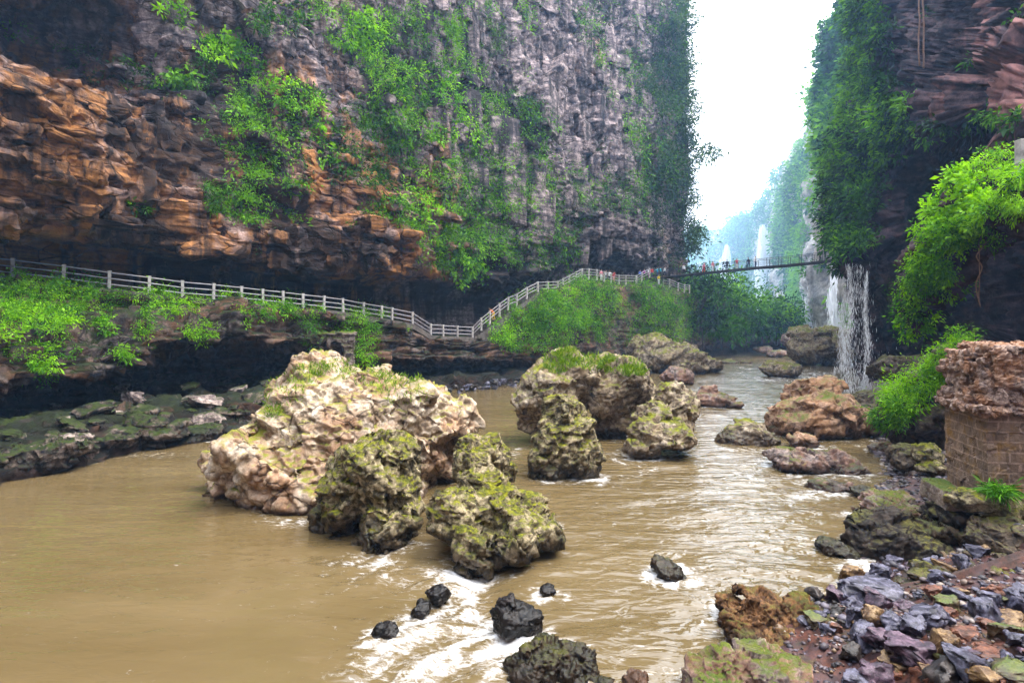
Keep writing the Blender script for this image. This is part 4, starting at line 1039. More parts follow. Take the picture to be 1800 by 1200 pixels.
for (px, py, rx, ry, a) in [(500, 918, 60, 12, .7), (640, 985, 70, 12, .5), (720, 955, 40, 14, .5), (950, 955, 50, 14, .3), (985, 930, 20, 14, .4), (830, 1018, 20, 14, .6), (910, 1118, 60, 12, .7), (960, 1100, 26, 16, .5),
                            (905, 795, 14, 16, .5), (1010, 850, 60, 8, .3), (1165, 800, 80, 9, .3), (1310, 790, 60, 8, .4), (1430, 840, 90, 9, .45), (1450, 872, 50, 9, .6), (1250, 716, 50, 5, .5), (1380, 668, 50, 6, .5),
                            (1165, 1022, 30, 10, .4), (250, 800, 120, 8, .4), (380, 772, 80, 6, .4), (1500, 1000, 60, 20, .35), (1480, 905, 60, 14, .3), (1560, 690, 60, 16, .6), (1450, 660, 50, 8, .5), (1320, 655, 120, 14, .25)]:
    foam_sheen += a * spot(px, py, rx, ry)
foam_sheen += 0.30 * sstep(0.5, 4.5, V[:, 0]) * sstep(-0.15, 0.45, fbm(fq * np.array([0.3, 0.8, 1]) + 23, 4)) * (1 - 0.5 * sstep(60, 120, V[:, 1]))  # riffle foam plus a broad pale tint that paints sky sheen on the channel
foam_sheen += 0.25 * sstep(55, 90, V[:, 1]) * sstep(0.0, 0.5, fbm(V * np.array([0.08, 0.3, 1]) + 29, 4))
chop = np.clip(0.10 + 0.9 * sstep(-3.0, 3.5, V[:, 0] + 0.10 * (V[:, 1] - 14) + 1.5 * fbm(V * 0.2 + 44, 3)) + 0.7 * rap, 0, 1)
# foam that gathers where rocks break the surface
ring = np.full(len(V), 9.0)
for o_, rv, rn in ROCKS:
    w_ = rv[np.abs(rv[:, 2] - 0.02) < 0.12]
    if len(w_) < 6 or rv[:, 1].min() > 75: continue
    w_ = w_[np.random.default_rng(1).choice(len(w_), min(len(w_), 220), replace=False)]
    lo2, hi2 = w_[:, :2].min(0) - 1.0, w_[:, :2].max(0) + 1.0
    k_ = np.where((V[:, 0] > lo2[0]) & (V[:, 0] < hi2[0]) & (V[:, 1] > lo2[1]) & (V[:, 1] < hi2[1]))[0]
    for c_ in np.array_split(k_, max(1, len(k_) // 20000)):
        dd_ = np.sqrt(((V[c_, None, :2] - w_[None, :, :2]) ** 2).sum(2)).min(1)
        ring[c_] = np.minimum(ring[c_], dd_)
foam_sheen += 0.75 * (1 - sstep(0.05, 0.42 + 0.25 * calm, ring)) * sstep(-0.35, 0.35, fbm(fq * 0.8 + 37, 4)) * (0.35 + 0.65 * calm)
foam_sheen = np.clip(foam_sheen, 0, 1.5)
fine = fbm(fq * np.array([2.2, 5.0, 1]) + 91, 5, 0.62)
foam_sheen = foam_sheen * (0.65 + 0.9 * fine)
wm, nt = new_mat('muddy_water'); t = NT(nt)
pos = t.n('ShaderNodeNewGeometry').outputs['Position']
fa = t.attr('foam_sheen')
mp = t.mapping(pos, (1.0, 1.9, 1.0), (0, 0, 0.9))
det = t.noise(mp, 3.6, 12, 0.78, 0.6)
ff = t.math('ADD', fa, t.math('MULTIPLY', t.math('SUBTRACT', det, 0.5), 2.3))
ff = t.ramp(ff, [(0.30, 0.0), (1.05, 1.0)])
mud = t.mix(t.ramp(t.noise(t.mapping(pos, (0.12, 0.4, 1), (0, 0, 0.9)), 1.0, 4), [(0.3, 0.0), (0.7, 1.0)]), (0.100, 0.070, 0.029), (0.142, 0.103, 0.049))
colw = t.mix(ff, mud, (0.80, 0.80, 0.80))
b = t.n('ShaderNodeBsdfPrincipled')
b.inputs['IOR'].default_value = 1.34
b.inputs['Specular IOR Level'].default_value = 1.0
t.l(colw, b.inputs['Base Color'])
t.l(t.math('ADD', t.math('MULTIPLY', ff, 0.5), 0.10), b.inputs['Roughness'])
bp = t.n('ShaderNodeBump'); bp.inputs['Strength'].default_value = 1.0; bp.inputs['Distance'].default_value = 0.068
n_a = t.noise(t.mapping(pos, (0.9, 2.3, 1.0), (0, 0, 0.3)), 1.5, 3, 0.5, 0.7)
n_b = t.noise(t.mapping(pos, (0.5, 1.9, 1.0), (0, 0, 0.3)), 0.6, 2, 0.5, 0.6)
t.l(t.math('MULTIPLY', t.math('ADD', n_a, t.math('MULTIPLY', n_b, 2.2)), t.math('ADD', t.math('MULTIPLY', t.attr('chop'), 1.0), 0.26)), bp.inputs['Height']); t.l(bp.outputs[0], b.inputs['Normal'])
t.l(b.outputs[0], t.n('ShaderNodeOutputMaterial').inputs[0])
tag(link('river_water', mesh_np('river_water', V, grid_faces(len(ys), len(us))[:, ::-1], attrs={'foam_sheen': foam_sheen, 'chop': chop}), wm), 'muddy brown river with white rapids and bright sky glare', 'river', kind='structure')
# ================================================================== BUILT THINGS
def box_bm(bm, c, s, rot=None, bev=0.0):
    r = bmesh.ops.create_cube(bm, size=1)
    m = Matrix.Translation(Vector(c)) @ (rot or Matrix.Identity(4)) @ Matrix.Diagonal((s[0], s[1], s[2], 1))
    bmesh.ops.transform(bm, matrix=m, verts=r['verts'])
    if bev:
        bmesh.ops.bevel(bm, geom=list({e for v in r['verts'] for e in v.link_edges}), offset=bev, segments=2, affect='EDGES', profile=0.7)
def tube_bm(bm, pts, rad, sides=6):
    pts = [Vector(p) for p in pts]
    rad = rad if isinstance(rad, (list, tuple, np.ndarray)) else [rad] * len(pts)
    rings = []
    for i, p in enumerate(pts):
        d = (pts[min(i + 1, len(pts) - 1)] - pts[max(i - 1, 0)]).normalized()
        a = d.orthogonal().normalized(); b = d.cross(a)
        if i and rings:      # keep the frame from spinning
            a0 = prev - d * prev.dot(d)
            if a0.length > 1e-4: a = a0.normalized(); b = d.cross(a)
        prev = a
        rings.append([bm.verts.new(p + (a * math.cos(t) + b * math.sin(t)) * rad[i]) for t in np.linspace(0, 2 * math.pi, sides, endpoint=False)])
    for r0, r1 in zip(rings[:-1], rings[1:]):
        for k in range(sides):
            bm.faces.new((r0[k], r0[(k + 1) % sides], r1[(k + 1) % sides], r1[k]))
    bm.faces.new(rings[0][::-1]); bm.faces.new(rings[-1])
def fin(name, bm, mat, parent=None, smooth=False, loc=(0, 0, 0)):
    bmesh.ops.recalc_face_normals(bm, faces=bm.faces)
    me = bpy.data.meshes.new(name); bm.to_mesh(me); bm.free()
    if smooth: me.polygons.foreach_set('use_smooth', np.ones(len(me.polygons), bool))
    return link(name, me, mat, parent, loc)

M['concrete'] = plain_mat('pale_concrete', (0.44, 0.41, 0.40), 0.9, 0.4, 2.0)
M['rail'] = plain_mat('painted_rail', (0.38, 0.36, 0.38), 0.6, 0.15, 3.0)
M['step'] = plain_mat('stair_stone', (0.13, 0.11, 0.10), 1.0, 0.4, 2.0)
M['steel'] = plain_mat('dark_steel', (0.035, 0.035, 0.05), 0.5, 0.2, 4.0, 0.6)
M['plank'] = plain_mat('grey_planks', (0.06, 0.055, 0.06), 0.8, 0.3, 4.0)

def fence(label, posts, h=1.2, w=0.22, rails=3):
    """posts: list of (px, py base, d)."""
    pts = [W(*p) for p in posts]
    root = empty('fence', tuple(pts[0]))
    tag(root, label, 'fence', 'railings along the footpath')
    o0 = Vector(pts[0])
    for k, p in enumerate(pts):
        q = pts[min(k + 1, len(pts) - 1)] - pts[max(k - 1, 0)]
        a = math.atan2(q[1], q[0])
        bm = bmesh.new()
        box_bm(bm, (0, 0, h / 2 - 0.2), (w * 0.85, w * 0.85, h + 0.4), None, 0.02)
        box_bm(bm, (0, 0, h + 0.003), (w, w, 0.07), None, 0.015)
        o = fin('post', bm, M['concrete'], root, loc=tuple(Vector(p) - o0)); o.rotation_euler = (random.uniform(-.03, .03), random.uniform(-.03, .03), a)
    for r in range(rails):
        z = h * (0.28 + 0.33 * r)
        bm = bmesh.new(); tube_bm(bm, [Vector(p) - o0 + Vector((0, 0, z - (0.012 if k % 2 else 0)) ) for k, p in enumerate(pts)], 0.042, 6)
        fin('rail', bm, M['rail'], root, True)
    return root
LS9 = [(22, 34.3), (100, 35.2), (170, 36.3), (215, 37), (260, 37.8), (330, 39.2), (400, 41), (470, 43), (540, 45.2), (600, 47.5), (700, 52), (752, 54.8), (790, 58), (830, 60.6), (875, 64), (960, 69), (1022, 76.8), (1080, 83), (1140, 91), (1190, 103)]
dd = lambda px: float(np.interp(px, [a for a, _ in LS9], [b for _, b in LS9]))
lo = [(-260, 464, 29.3), (-160, 472, 31.2), (-65, 480, 32.8)] + [(x, y, dd(x)) for x, y in [(22, 488), (112, 498), (192, 508), (262, 516), (321, 523), (375, 527), (424, 531), (462, 535), (498, 538), (533, 542), (569, 545), (603, 549), (639, 555), (671, 560), (689, 563), (725, 570), (757, 590), (779, 591), (804, 592), (830, 593)]]
fence('long concrete post railing with three pale rails along the path over the terrace', lo)
st1 = [(830.5, 593, 60.7), (846, 577, 61.8), (861, 565, 62.8), (878, 551, 63.8), (893, 540, 64.8), (908, 534, 65.6), (926, 522, 67), (945, 512, 68.4)]
fence('concrete railing climbing beside the steep stairs past the orange figure', st1)
fence('short level railing on the landing between the two flights of stairs', [(945.6, 512, 68.5), (963, 511, 70), (980, 510, 72)])
fence('short railing climbing the upper flight to the terrace', [(980.5, 510, 72.1), (990, 505, 73), (1001, 499, 74.2), (1012, 493, 75.5), (1022, 487, 76.8)])
fence('railing around the high terrace where visitors gather', [(1022.5, 487, 76.9), (1035, 487, 78.2), (1049, 488, 79.7), (1062, 491, 81), (1074, 494, 82.3), (1088, 497, 84), (1100, 497, 85.5), (1118, 497, 88)])
fence('little stair railing rising to the bridge head', [(1119, 497, 88.2), (1128, 491, 89.4), (1142, 484, 91.5)])
fence('low railing descending behind the bridge head', [(1166, 500, 95), (1177, 502, 97), (1192, 508, 100), (1203, 511, 102), (1212, 512, 104)])

# footpath, a thin paved slab on the terrace
pts = [Vector(W(*p)) for p in lo]
bm = bmesh.new(); rows = []
for k, p in enumerate(pts):
    t_ = (pts[min(k + 1, len(pts) - 1)] - pts[max(k - 1, 0)]); t_.z = 0; t_.normalize()
    n_ = Vector((-t_.y, t_.x, 0))
    rows.append([bm.verts.new(p + n_ * a + Vector((0, 0, b))) for a, b in ((-0.28, -0.5), (-0.28, 0.02), (2.4, 0.02), (2.4, -0.5))])
for a, b in zip(rows[:-1], rows[1:]):
    for k in range(3): bm.faces.new((a[k], a[k + 1], b[k + 1], b[k]))
tag(fin('footpath', bm, M['step']), 'grey paved footpath on top of the rock terrace', 'path', kind='structure')

def stairs(label, a, b, n, wid=1.8):
    A, B = Vector(W(*a)), Vector(W(*b))
    h = B - A; hz = Vector((h.x, h.y, 0)); L = hz.length; u = hz.normalized(); v = Vector((-u.y, u.x, 0))
    bm = bmesh.new()
    ang = Matrix.Rotation(math.atan2(u.y, u.x), 4, 'Z')
    for k in range(n):
        c = u * (L * (k + 0.5) / n) + v * (wid / 2 - 0.35)
        top = h.z * (k + 1) / n
        box_bm(bm, (c.x, c.y, top / 2 - 0.6), (L / n + 0.03, wid - 0.004 * (k % 2), top + 1.2), ang)
    o = fin('stairs', bm, M['step'], loc=tuple(A)); tag(o, label, 'stairs')
stairs('steep stone stairs climbing from the low path to the first landing', (832, 594, 60.8), (945, 513, 68.4), 28)
stairs('short stone stairs from the landing up to the high terrace', (982, 511, 72.2), (1022, 488, 76.8), 14)

# ---- footbridge across the gorge
bpts = [(1140, 490, 95.5), (1200, 482.5, 92.5), (1260, 476.5, 89.5), (1323, 470, 86), (1385, 465, 82.5), (1450, 458, 79), (1490, 453, 77)]
BP = np.array([W(*p) for p in bpts])
tt = np.linspace(0, len(BP) - 1, 41)
BL = catmull(BP, tt)
root = empty('footbridge', tuple(BL[0])); tag(root, 'slender suspension footbridge hung across the gorge, carrying a few visitors', 'footbridge')
B0 = Vector(BL[0])
bm = bmesh.new()
bu = Vector(BL[-1] - BL[0]); bu.z = 0; bu.normalize(); bvv = Vector((-bu.y, bu.x, 0))
for k in range(40):
    for s in range(3):
        p = Vector(BL[k] + (BL[k + 1] - BL[k]) * (s + 0.5) / 3) - B0
        q = Vector(BL[k + 1] - BL[k]); rot = q.to_track_quat('X', 'Z').to_matrix().to_4x4()
        box_bm(bm, p - Vector((0, 0, 0.06)), (q.length / 3 * 0.94, 1.7, 0.09), rot)
fin('deck', bm, M['plank'], root)
for sgn in (-1, 1):
    bm = bmesh.new(); tube_bm(bm, [Vector(p) - B0 + bvv * sgn * 0.8 - Vector((0, 0, 0.22)) for p in BL], 0.09, 6); fin('deck_cable', bm, M['steel'], root, True)
    for z, r in ((1.15, 0.035), (0.75, 0.018), (0.4, 0.018)):
        bm = bmesh.new(); tube_bm(bm, [Vector(p) - B0 + bvv * sgn * 0.84 + Vector((0, 0, z)) for p in BL], r, 5); fin('hand_cable', bm, M['steel'], root, True)
    for k in range(1, 40, 2):
        bm = bmesh.new(); p = Vector(BL[k]) - B0 + bvv * sgn * 0.86
        tube_bm(bm, [p - Vector((0, 0, 0.4)), p + Vector((0, 0, 1.2))], 0.04, 5); fin('upright', bm, M['steel'], root)

# ---- people
def capsule(bm, a, b, ra, rb, seg=10):
    a, b = Vector(a), Vector(b)
    n = max(2, int((b - a).length / min(ra, rb) * 2))
    for k in range(n + 1):
        f = k / n
        bmesh.ops.create_icosphere(bm, subdivisions=2, radius=ra + (rb - ra) * f, matrix=Matrix.Translation(a.lerp(b, f)))
def remesh(bm, vox, smooth=3):
    me = bpy.data.meshes.new('tmp'); bm.to_mesh(me); bm.free()
    o = bpy.data.objects.new('tmp', me); C.objects.link(o)
    md = o.modifiers.new('r', 'REMESH'); md.mode = 'VOXEL'; md.voxel_size = vox
    s = o.modifiers.new('s', 'SMOOTH'); s.iterations = smooth
    out = bpy.data.meshes.new_from_object(o.evaluated_get(bpy.context.evaluated_depsgraph_get()))
    bpy.data.objects.remove(o); bpy.data.meshes.remove(me)
    out.polygons.foreach_set('use_smooth', np.ones(len(out.polygons), bool))
    return out
def pose_meshes(lean=0.0, stride=0.0, arm_l=(0.2, 0.0, -0.9), arm_r=(-0.2, 0.0, -0.9), squat=0.0):
    """Figure 1.68 m tall facing -Y. Returns body, shirt, trousers, hair."""
    hipz = 0.88 - squat
    hip = Vector((0, 0, hipz)); up = Vector((0, -math.sin(lean), math.cos(lean)))
    chest = hip + up * 0.42; neck = hip + up * 0.55; head = hip + up * 0.70 + Vector((0, -0.03, 0))
    def leg(s):
        h = hip + Vector((0.09 * s, 0, -0.02)); f = stride * s
        kn = Vector((0.10 * s, -f * 0.5 - 0.03 - squat * 0.7, hipz * 0.53)); an = Vector((0.10 * s, f * 0.5 * -1 + (0.0 if f <= 0 else 0.06), 0.07))
        return h, kn, an, an + Vector((0.015 * s, -0.16, -0.03))
    def arm(s, d):
        sh = neck + Vector((0.19 * s, 0, -0.06)); d = Vector(d).normalized()
        el = sh + d * 0.28 + Vector((0, 0.03, 0)); wr = el + (d + Vector((0, -0.25, 0.1))).normalized() * 0.25
        return sh, el, wr, wr + (wr - el).normalized() * 0.09
    L = [leg(1), leg(-1)]; A = [arm(1, arm_l), arm(-1, arm_r)]
    bm = bmesh.new()
    capsule(bm, hip, chest, 0.125, 0.13); capsule(bm, chest + Vector((0.08, 0, 0)), chest + Vector((-0.08, 0, 0)), 0.11, 0.11)
    capsule(bm, neck - up * 0.03, head, 0.05, 0.05)
    bmesh.ops.create_icosphere(bm, subdivisions=2, radius=1, matrix=Matrix.Translation(head + Vector((0, 0, 0.03))) @ Matrix.Diagonal((0.078, 0.095, 0.115, 1)))
    bmesh.ops.create_icosphere(bm, subdivisions=1, radius=0.02, matrix=Matrix.Translation(head + Vector((0, -0.1, 0.01))))
    for h, k, a, t in L: capsule(bm, h, k, 0.085, 0.058); capsule(bm, k, a, 0.055, 0.04); capsule(bm, a - Vector((0, 0, 0.02)), t, 0.045, 0.035)
    for s, e, w, f in A:
        capsule(bm, s, e, 0.052, 0.042); capsule(bm, e, w, 0.04, 0.03); capsule(bm, w, w.lerp(f, 0.5), 0.034, 0.034)
        ax = (f - w).normalized(); sd_ = ax.orthogonal().normalized()
        for q, ln in zip((-0.027, -0.009, 0.009, 0.027), (0.075, 0.09, 0.085, 0.065)): capsule(bm, w.lerp(f, 0.5) + sd_ * q, w.lerp(f, 0.5) + sd_ * q * 1.2 + ax * ln, 0.010, 0.009)
        capsule(bm, w + sd_ * 0.03, w + sd_ * 0.06 + ax * 0.05, 0.012, 0.010)
    body = remesh(bm, 0.016, 2)
    bm = bmesh.new()
    capsule(bm, hip + up * 0.02, chest, 0.145, 0.15); capsule(bm, chest + Vector((0.09, 0, 0.01)), chest + Vector((-0.09, 0, 0.01)), 0.125, 0.125)
    for s, e, w, f in A: capsule(bm, s, e, 0.068, 0.06); capsule(bm, e, e.lerp(w, 0.5), 0.058, 0.052)
    shirt = remesh(bm, 0.025, 2)
    bm = bmesh.new()
    capsule(bm, hip + Vector((0.05, 0, 0)), hip + Vector((-0.05, 0, 0)), 0.14, 0.14)
    for h, k, a, t in L: capsule(bm, h, k, 0.10, 0.074); capsule(bm, k, a + Vector((0, 0, 0.04)), 0.07, 0.058)
    trousers = remesh(bm, 0.025, 2)
    bm = bmesh.new()
    bmesh.ops.create_icosphere(bm, subdivisions=3, radius=1, matrix=Matrix.Translation(head + Vector((0, 0.025, 0.055))) @ Matrix.Diagonal((0.088, 0.095, 0.108, 1)))
    hair = bpy.data.meshes.new('hair'); bm.to_mesh(hair); bm.free()
    return body, shirt, trousers, hair
POSES = [pose_meshes(), pose_meshes(0.08, 0.45, (0.15, 0.4, -0.9), (-0.15, -0.4, -0.9)), pose_meshes(0.15, 0.1, (0.3, -0.8, -0.3), (-0.25, -0.7, -0.4)), pose_meshes(0.75, 0.35, (0.2, -0.7, -0.6), (-0.2, -0.5, -0.8), 0.12)]
M['skin'] = plain_mat('skin', (0.50, 0.30, 0.21), 0.6, 0.1, 5.0, 0, 0)
M['hair'] = plain_mat('black_hair', (0.012, 0.010, 0.010), 0.5, 0.1, 9.0, 0, 0)
CLOTH = {}
def cloth(c):
    if c not in CLOTH: CLOTH[c] = plain_mat('cloth', c, 0.9, 0.12, 8.0, 0, 0)
    return CLOTH[c]
def slot(o, mat):
    if not o.data.materials: o.data.materials.append(None)
    o.material_slots[0].link = 'OBJECT'; o.material_slots[0].material = mat
def person(px, py, d, pose, yaw, shirt, trousers, label, group=None, scale=1.0):
    b, s, t_, h = POSES[pose]
    o = bpy.data.objects.new('person', b); C.objects.link(o); slot(o, M['skin'])
    o.location = tuple(W(px, py, d)); o.rotation_euler = (0, 0, yaw); o.scale = (scale,) * 3
    tag(o, label, 'person', group)
    for n, me, mat in (('shirt', s, cloth(shirt)), ('trousers', t_, cloth(trousers)), ('hair', h, M['hair'])):
        c = bpy.data.objects.new(n, me); C.objects.link(c); c.parent = o; slot(c, mat)
    return o
red, pink, white, blue, dark, orange, yellow, teal, purple, jeans = (0.55, 0.03, 0.03), (0.75, 0.25, 0.3), (0.8, 0.8, 0.82), (0.05, 0.12, 0.5), (0.02, 0.02, 0.035), (0.8, 0.19, 0.01), (0.75, 0.5, 0.03), (0.05, 0.45, 0.6), (0.4, 0.04, 0.35), (0.06, 0.09, 0.2)
person(868, 562, 63.6, 3, R(-70), orange, yellow, 'person in an orange top and yellow trousers bending as they climb the stairs')
G1 = 'visitors on the high terrace'
for px, shc, trc, ps, yw, lb in [(1057, pink, white, 0, 0.4, 'person in pink standing leftmost behind the terrace railing'), (1064, white, jeans, 2, 1.2, 'person in a white shirt beside the leftmost pink one on the terrace'), (1072, white, dark, 0, -0.5, 'person in white and black in the middle of the terrace group'), (1079, red, pink, 1, 2.0, 'person in a red top and pink trousers rightmost in the terrace group')]:
    person(px, 493.5 + (px - 1057) * 0.1, np.interp(px, [1022, 1088], [79, 86]), ps, yw, shc, trc, lb, G1)
G2 = 'visitors at the bridge head'
for px, shc, trc, ps, yw, lb in [(1125, blue, dark, 0, 0.6, 'person in dark blue leftmost at the bridge head'), (1133, purple, dark, 2, -0.6, 'person in a magenta shirt on the bridge head steps'), (1140, white, purple, 0, 1.5, 'person in white half hidden behind the magenta shirt'), (1146, red, jeans, 0, 0.2, 'person in a plain red shirt at the end of the bridge head steps'),
                                 (1156, teal, jeans, 2, -1.2, 'person in turquoise reaching out an arm at the bridge start'), (1161, teal, dark, 0, 0.9, 'person in turquoise standing upright at the bridge start'), (1168, white, dark, 1, 1.4, 'person in white with dark trousers first on the bridge')]:
    person(px, float(np.interp(px, [1120, 1142, 1200], [493, 488.5, 482.5])), float(np.interp(px, [1120, 1142, 1200], [91.5, 95.3, 92.6])), ps, yw, shc, trc, lb, G2)
G3 = 'visitors crossing the footbridge'
for px, shc, trc, ps, yw, lb in [(1202, white, dark, 0, 0.3, 'person in white alone near the left cliff on the bridge'), (1237, pink, red, 1, 1.6, 'person in pink walking left of the other pink one on the bridge'), (1253, pink, white, 0, 0.2, 'person in pink and white standing against the far falls'), (1278, dark, dark, 0, -0.3, 'person all in dark clothes at the second third of the bridge'),
                                 (1295, red, white, 2, 0.0, 'person in red and white leaning on the bridge cable'), (1316, dark, jeans, 1, -1.6, 'person in dark top and jeans walking on the bridge'), (1328, white, jeans, 0, 0.4, 'person in white top and jeans beside the walking dark one'), (1441, jeans, dark, 0, 0.8, 'person in blue rightmost on the bridge by the green cliff')]:
    person(px, float(np.interp(px, [b[0] for b in bpts], [b[1] for b in bpts])), float(np.interp(px, [b[0] for b in bpts], [b[2] for b in bpts])), ps, yw, shc, trc, lb, G3)
person(1158, 500, 93.5, 0, 0.5, yellow, white, 'person in yellow beneath the bridge head')

# ---- small stone arch in the terrace face
bm = bmesh.new()
wv_, hv, ra = 1.5, 2.95, 0.66
outer = [(-wv_, 0), (-wv_, hv), (wv_, hv), (wv_, 0)]
arc = [(ra, 0), (ra, 1.6)] + [(ra * math.cos(a), 1.6 + ra * 1.25 * math.sin(a)) for a in np.linspace(0, math.pi, 13)[1:-1]] + [(-ra, 1.6), (-ra, 0)]
poly = outer + arc[0:]
f = bm.faces.new([bm.verts.new((x, 0, z)) for x, z in poly])
ex = bmesh.ops.extrude_face_region(bm, geom=[f]); bmesh.ops.translate(bm, verts=[v for v in ex['geom'] if isinstance(v, bmesh.types.BMVert)], vec=(0, 2.6, 0))
box_bm(bm, (0, 1.1, hv + 0.103), (3.4, 2.6, 0.2), None, 0.04)
bmesh.ops.triangulate(bm, faces=[f_ for f_ in bm.faces if len(f_.verts) > 4])
M['arch'] = rock_mat('arch_masonry', (0.08, 0.06, 0.055), (0.26, 0.2, 0.17), (0.46, 0.38, 0.33), scale=1.0, streak=0.5, moss=0.52, bump=0.9)
me = remesh(bm, 0.06, 1); Vb = coords(me); Nb = normals(me)
set_coords(me, Vb + Nb * (0.16 * fbm(Vb * 1.3, 4) + 0.10 * fracture(Vb, 0.5, 3.0))[:, None])
o = link('stone_arch', me, M['arch'], loc=tuple(W(590, 650, 45.6))); o.rotation_euler = (0, 0, R(20)); tag(o, 'old stone arch with a dark opening set in the terrace behind the pale boulder', 'arch')

# ---- ruined brick pillar on the right bank
def brick_mat():
    m, nt = new_mat('old_bricks'); t = NT(nt)
    tc = t.n('ShaderNodeTexCoord'); 
    uv = t.n('ShaderNodeUVMap')
    br = t.n('ShaderNodeTexBrick'); br.offset = 0.5
    br.inputs['Color1'].default_value = (0.17, 0.11, 0.075, 1); br.inputs['Color2'].default_value = (0.26, 0.18, 0.13, 1); br.inputs['Mortar'].default_value = (0.36, 0.25, 0.19, 1)
    br.inputs['Scale'].default_value = 1.0; br.inputs['Mortar Size'].default_value = 0.022; br.inputs['Brick Width'].default_value = 0.52; br.inputs['Row Height'].default_value = 0.27
    wob = t.mix(0.03, uv.outputs[0], t.noise(tc.outputs['Object'], 4.0, 3), 'ADD')
    t.l(wob, br.inputs['Vector'])
    c = t.mix(1.0, br.outputs[0], t.ramp(t.noise(tc.outputs['Object'], 3.0, 8, 0.7), [(0.3, 0.35), (0.5, 0.9), (0.7, 1.35)]), 'MULTIPLY')
    li = t.ramp(t.noise(tc.outputs['Object'], 2.2, 6, 0.65), [(0.52, 0.0), (0.66, 1.0)])
    c = t.mix(t.math('MULTIPLY', li, 0.7), c, (0.30, 0.16, 0.02))
    b = t.n('ShaderNodeBsdfPrincipled'); b.inputs['Roughness'].default_value = 0.9; t.l(c, b.inputs['Base Color'])
    bp = t.n('ShaderNodeBump'); bp.inputs['Strength'].default_value = 0.9; bp.inputs['Distance'].default_value = 0.03
    t.l(t.math('ADD', t.math('MULTIPLY', br.outputs['Fac'], 1.0), t.noise(tc.outputs['Object'], 12, 8, 0.7)), bp.inputs['Height']); t.l(bp.outputs[0], b.inputs['Normal'])
    t.l(b.outputs[0], t.n('ShaderNodeOutputMaterial').inputs[0])
    return m
M['brick'] = brick_mat()
M['caprock'] = rock_mat('pink_capstone', (0.03, 0.018, 0.018), (0.17, 0.115, 0.095), (0.44, 0.33, 0.27), accent=(0.36, 0.15, 0.045), accent_amt=0.5, scale=1.6, bump=1.0)
PC = W(1736, 862, 14.2)                       # nearest corner at the foot
LD = Vector((0.30, 1.0, 0)).normalized()      # the lit face runs away from the camera
RD = Vector((1.0, -0.16, 0)).normalized()
root = empty('brick_pillar', tuple(PC)); tag(root, 'ruined square brick pillar with a crumbling stone cap on the right bank', 'pillar')
hsh = 2.0
bm = bmesh.new(); uvl = bm.loops.layers.uv.new('UVMap')
Ll, Lr = 2.3, 1.9
def quad(a, u, v, lu, lv, nu_=56, nv_=64):
    g = np.array([[tuple(a + u * (lu * i / nu_) + v * (lv * j / nv_)) for j in range(nv_ + 1)] for i in range(nu_ + 1)])
    Q = g.reshape(-1, 3)
    w_ = np.stack([0.03 * fbm(Q * 1.4 + 7, 4) + 0.035 * facets(Q, 0.42, 3.0) + 0.018 * fbm(Q * 9, 3), 0.03 * fbm(Q * 1.4 + 17, 4) + 0.035 * facets(Q, 0.42, 4.0) + 0.018 * fbm(Q * 9 + 5, 3), 0 * Q[:, 0]], 1)
    Q = Q + w_
    vs = [bm.verts.new(tuple(q)) for q in Q]
    for i in range(nu_):
        for j in range(nv_):
            f = bm.faces.new((vs[i * (nv_ + 1) + j], vs[(i + 1) * (nv_ + 1) + j], vs[(i + 1) * (nv_ + 1) + j + 1], vs[i * (nv_ + 1) + j + 1]))
            for lp, (x, y) in zip(f.loops, ((i, j), (i + 1, j), (i + 1, j + 1), (i, j + 1))): lp[uvl].uv = (lu * x / nu_, lv * y / nv_)
zv = Vector((0, 0, 1)); o0 = Vector((0, 0, -0.6))
quad(o0 + LD * Ll, -LD, zv, Ll, hsh + 0.6); quad(o0, RD, zv, Lr, hsh + 0.6); quad(o0 + RD * Lr, LD, zv, Ll, hsh + 0.6); quad(o0 + RD * Lr + LD * Ll, -RD, zv, Lr, hsh + 0.6)
me = bpy.data.meshes.new('shaft'); bm.to_mesh(me); bm.free(); link('shaft', me, M['brick'], root)
def rough_block(name, c, u, v, lu, lv, h, seed, mat, parent, amp=0.06, vox=0.04, tilt=(0, 0)):
    bm = bmesh.new()
    rot = Matrix(((u.x, v.x, 0, 0), (u.y, v.y, 0, 0), (0, 0, 1, 0), (0, 0, 0, 1))) @ Matrix.Rotation(tilt[0], 4, 'X') @ Matrix.Rotation(tilt[1], 4, 'Y')
    box_bm(bm, c, (lu, lv, h), rot, min(lu, lv, h) * 0.12)
    me = remesh(bm, vox, 0); Vb = coords(me); Nb = normals(me)
    dv = amp * (fbm(Vb * 3.2 + seed, 4) * 0.8 + 0.3 * fbm(Vb * 8 + seed, 4, 0.6, ridge=True) - 0.9 * sstep(0.2, 0.5, fbm(Vb * 6 + 9 + seed, 3)) + 1.6 * facets(Vb, 0.36, seed) + 0.7 * facets(Vb, 0.14, seed + 3))
    set_coords(me, Vb + Nb * dv[:, None])
    me.polygons.foreach_set('use_smooth', np.zeros(len(me.polygons), bool))
    return link(name, me, mat, parent)
mid_ = LD * (Ll / 2) + RD * (Lr / 2)
rough_block('ledge_course', mid_ + zv * (hsh + 0.10) - RD * 0.12, RD, LD, Lr + 0.32, Ll + 0.30, 0.20, 1.0, M['caprock'], root, 0.07)
rr = np.random.default_rng(9)
z = hsh + 0.2
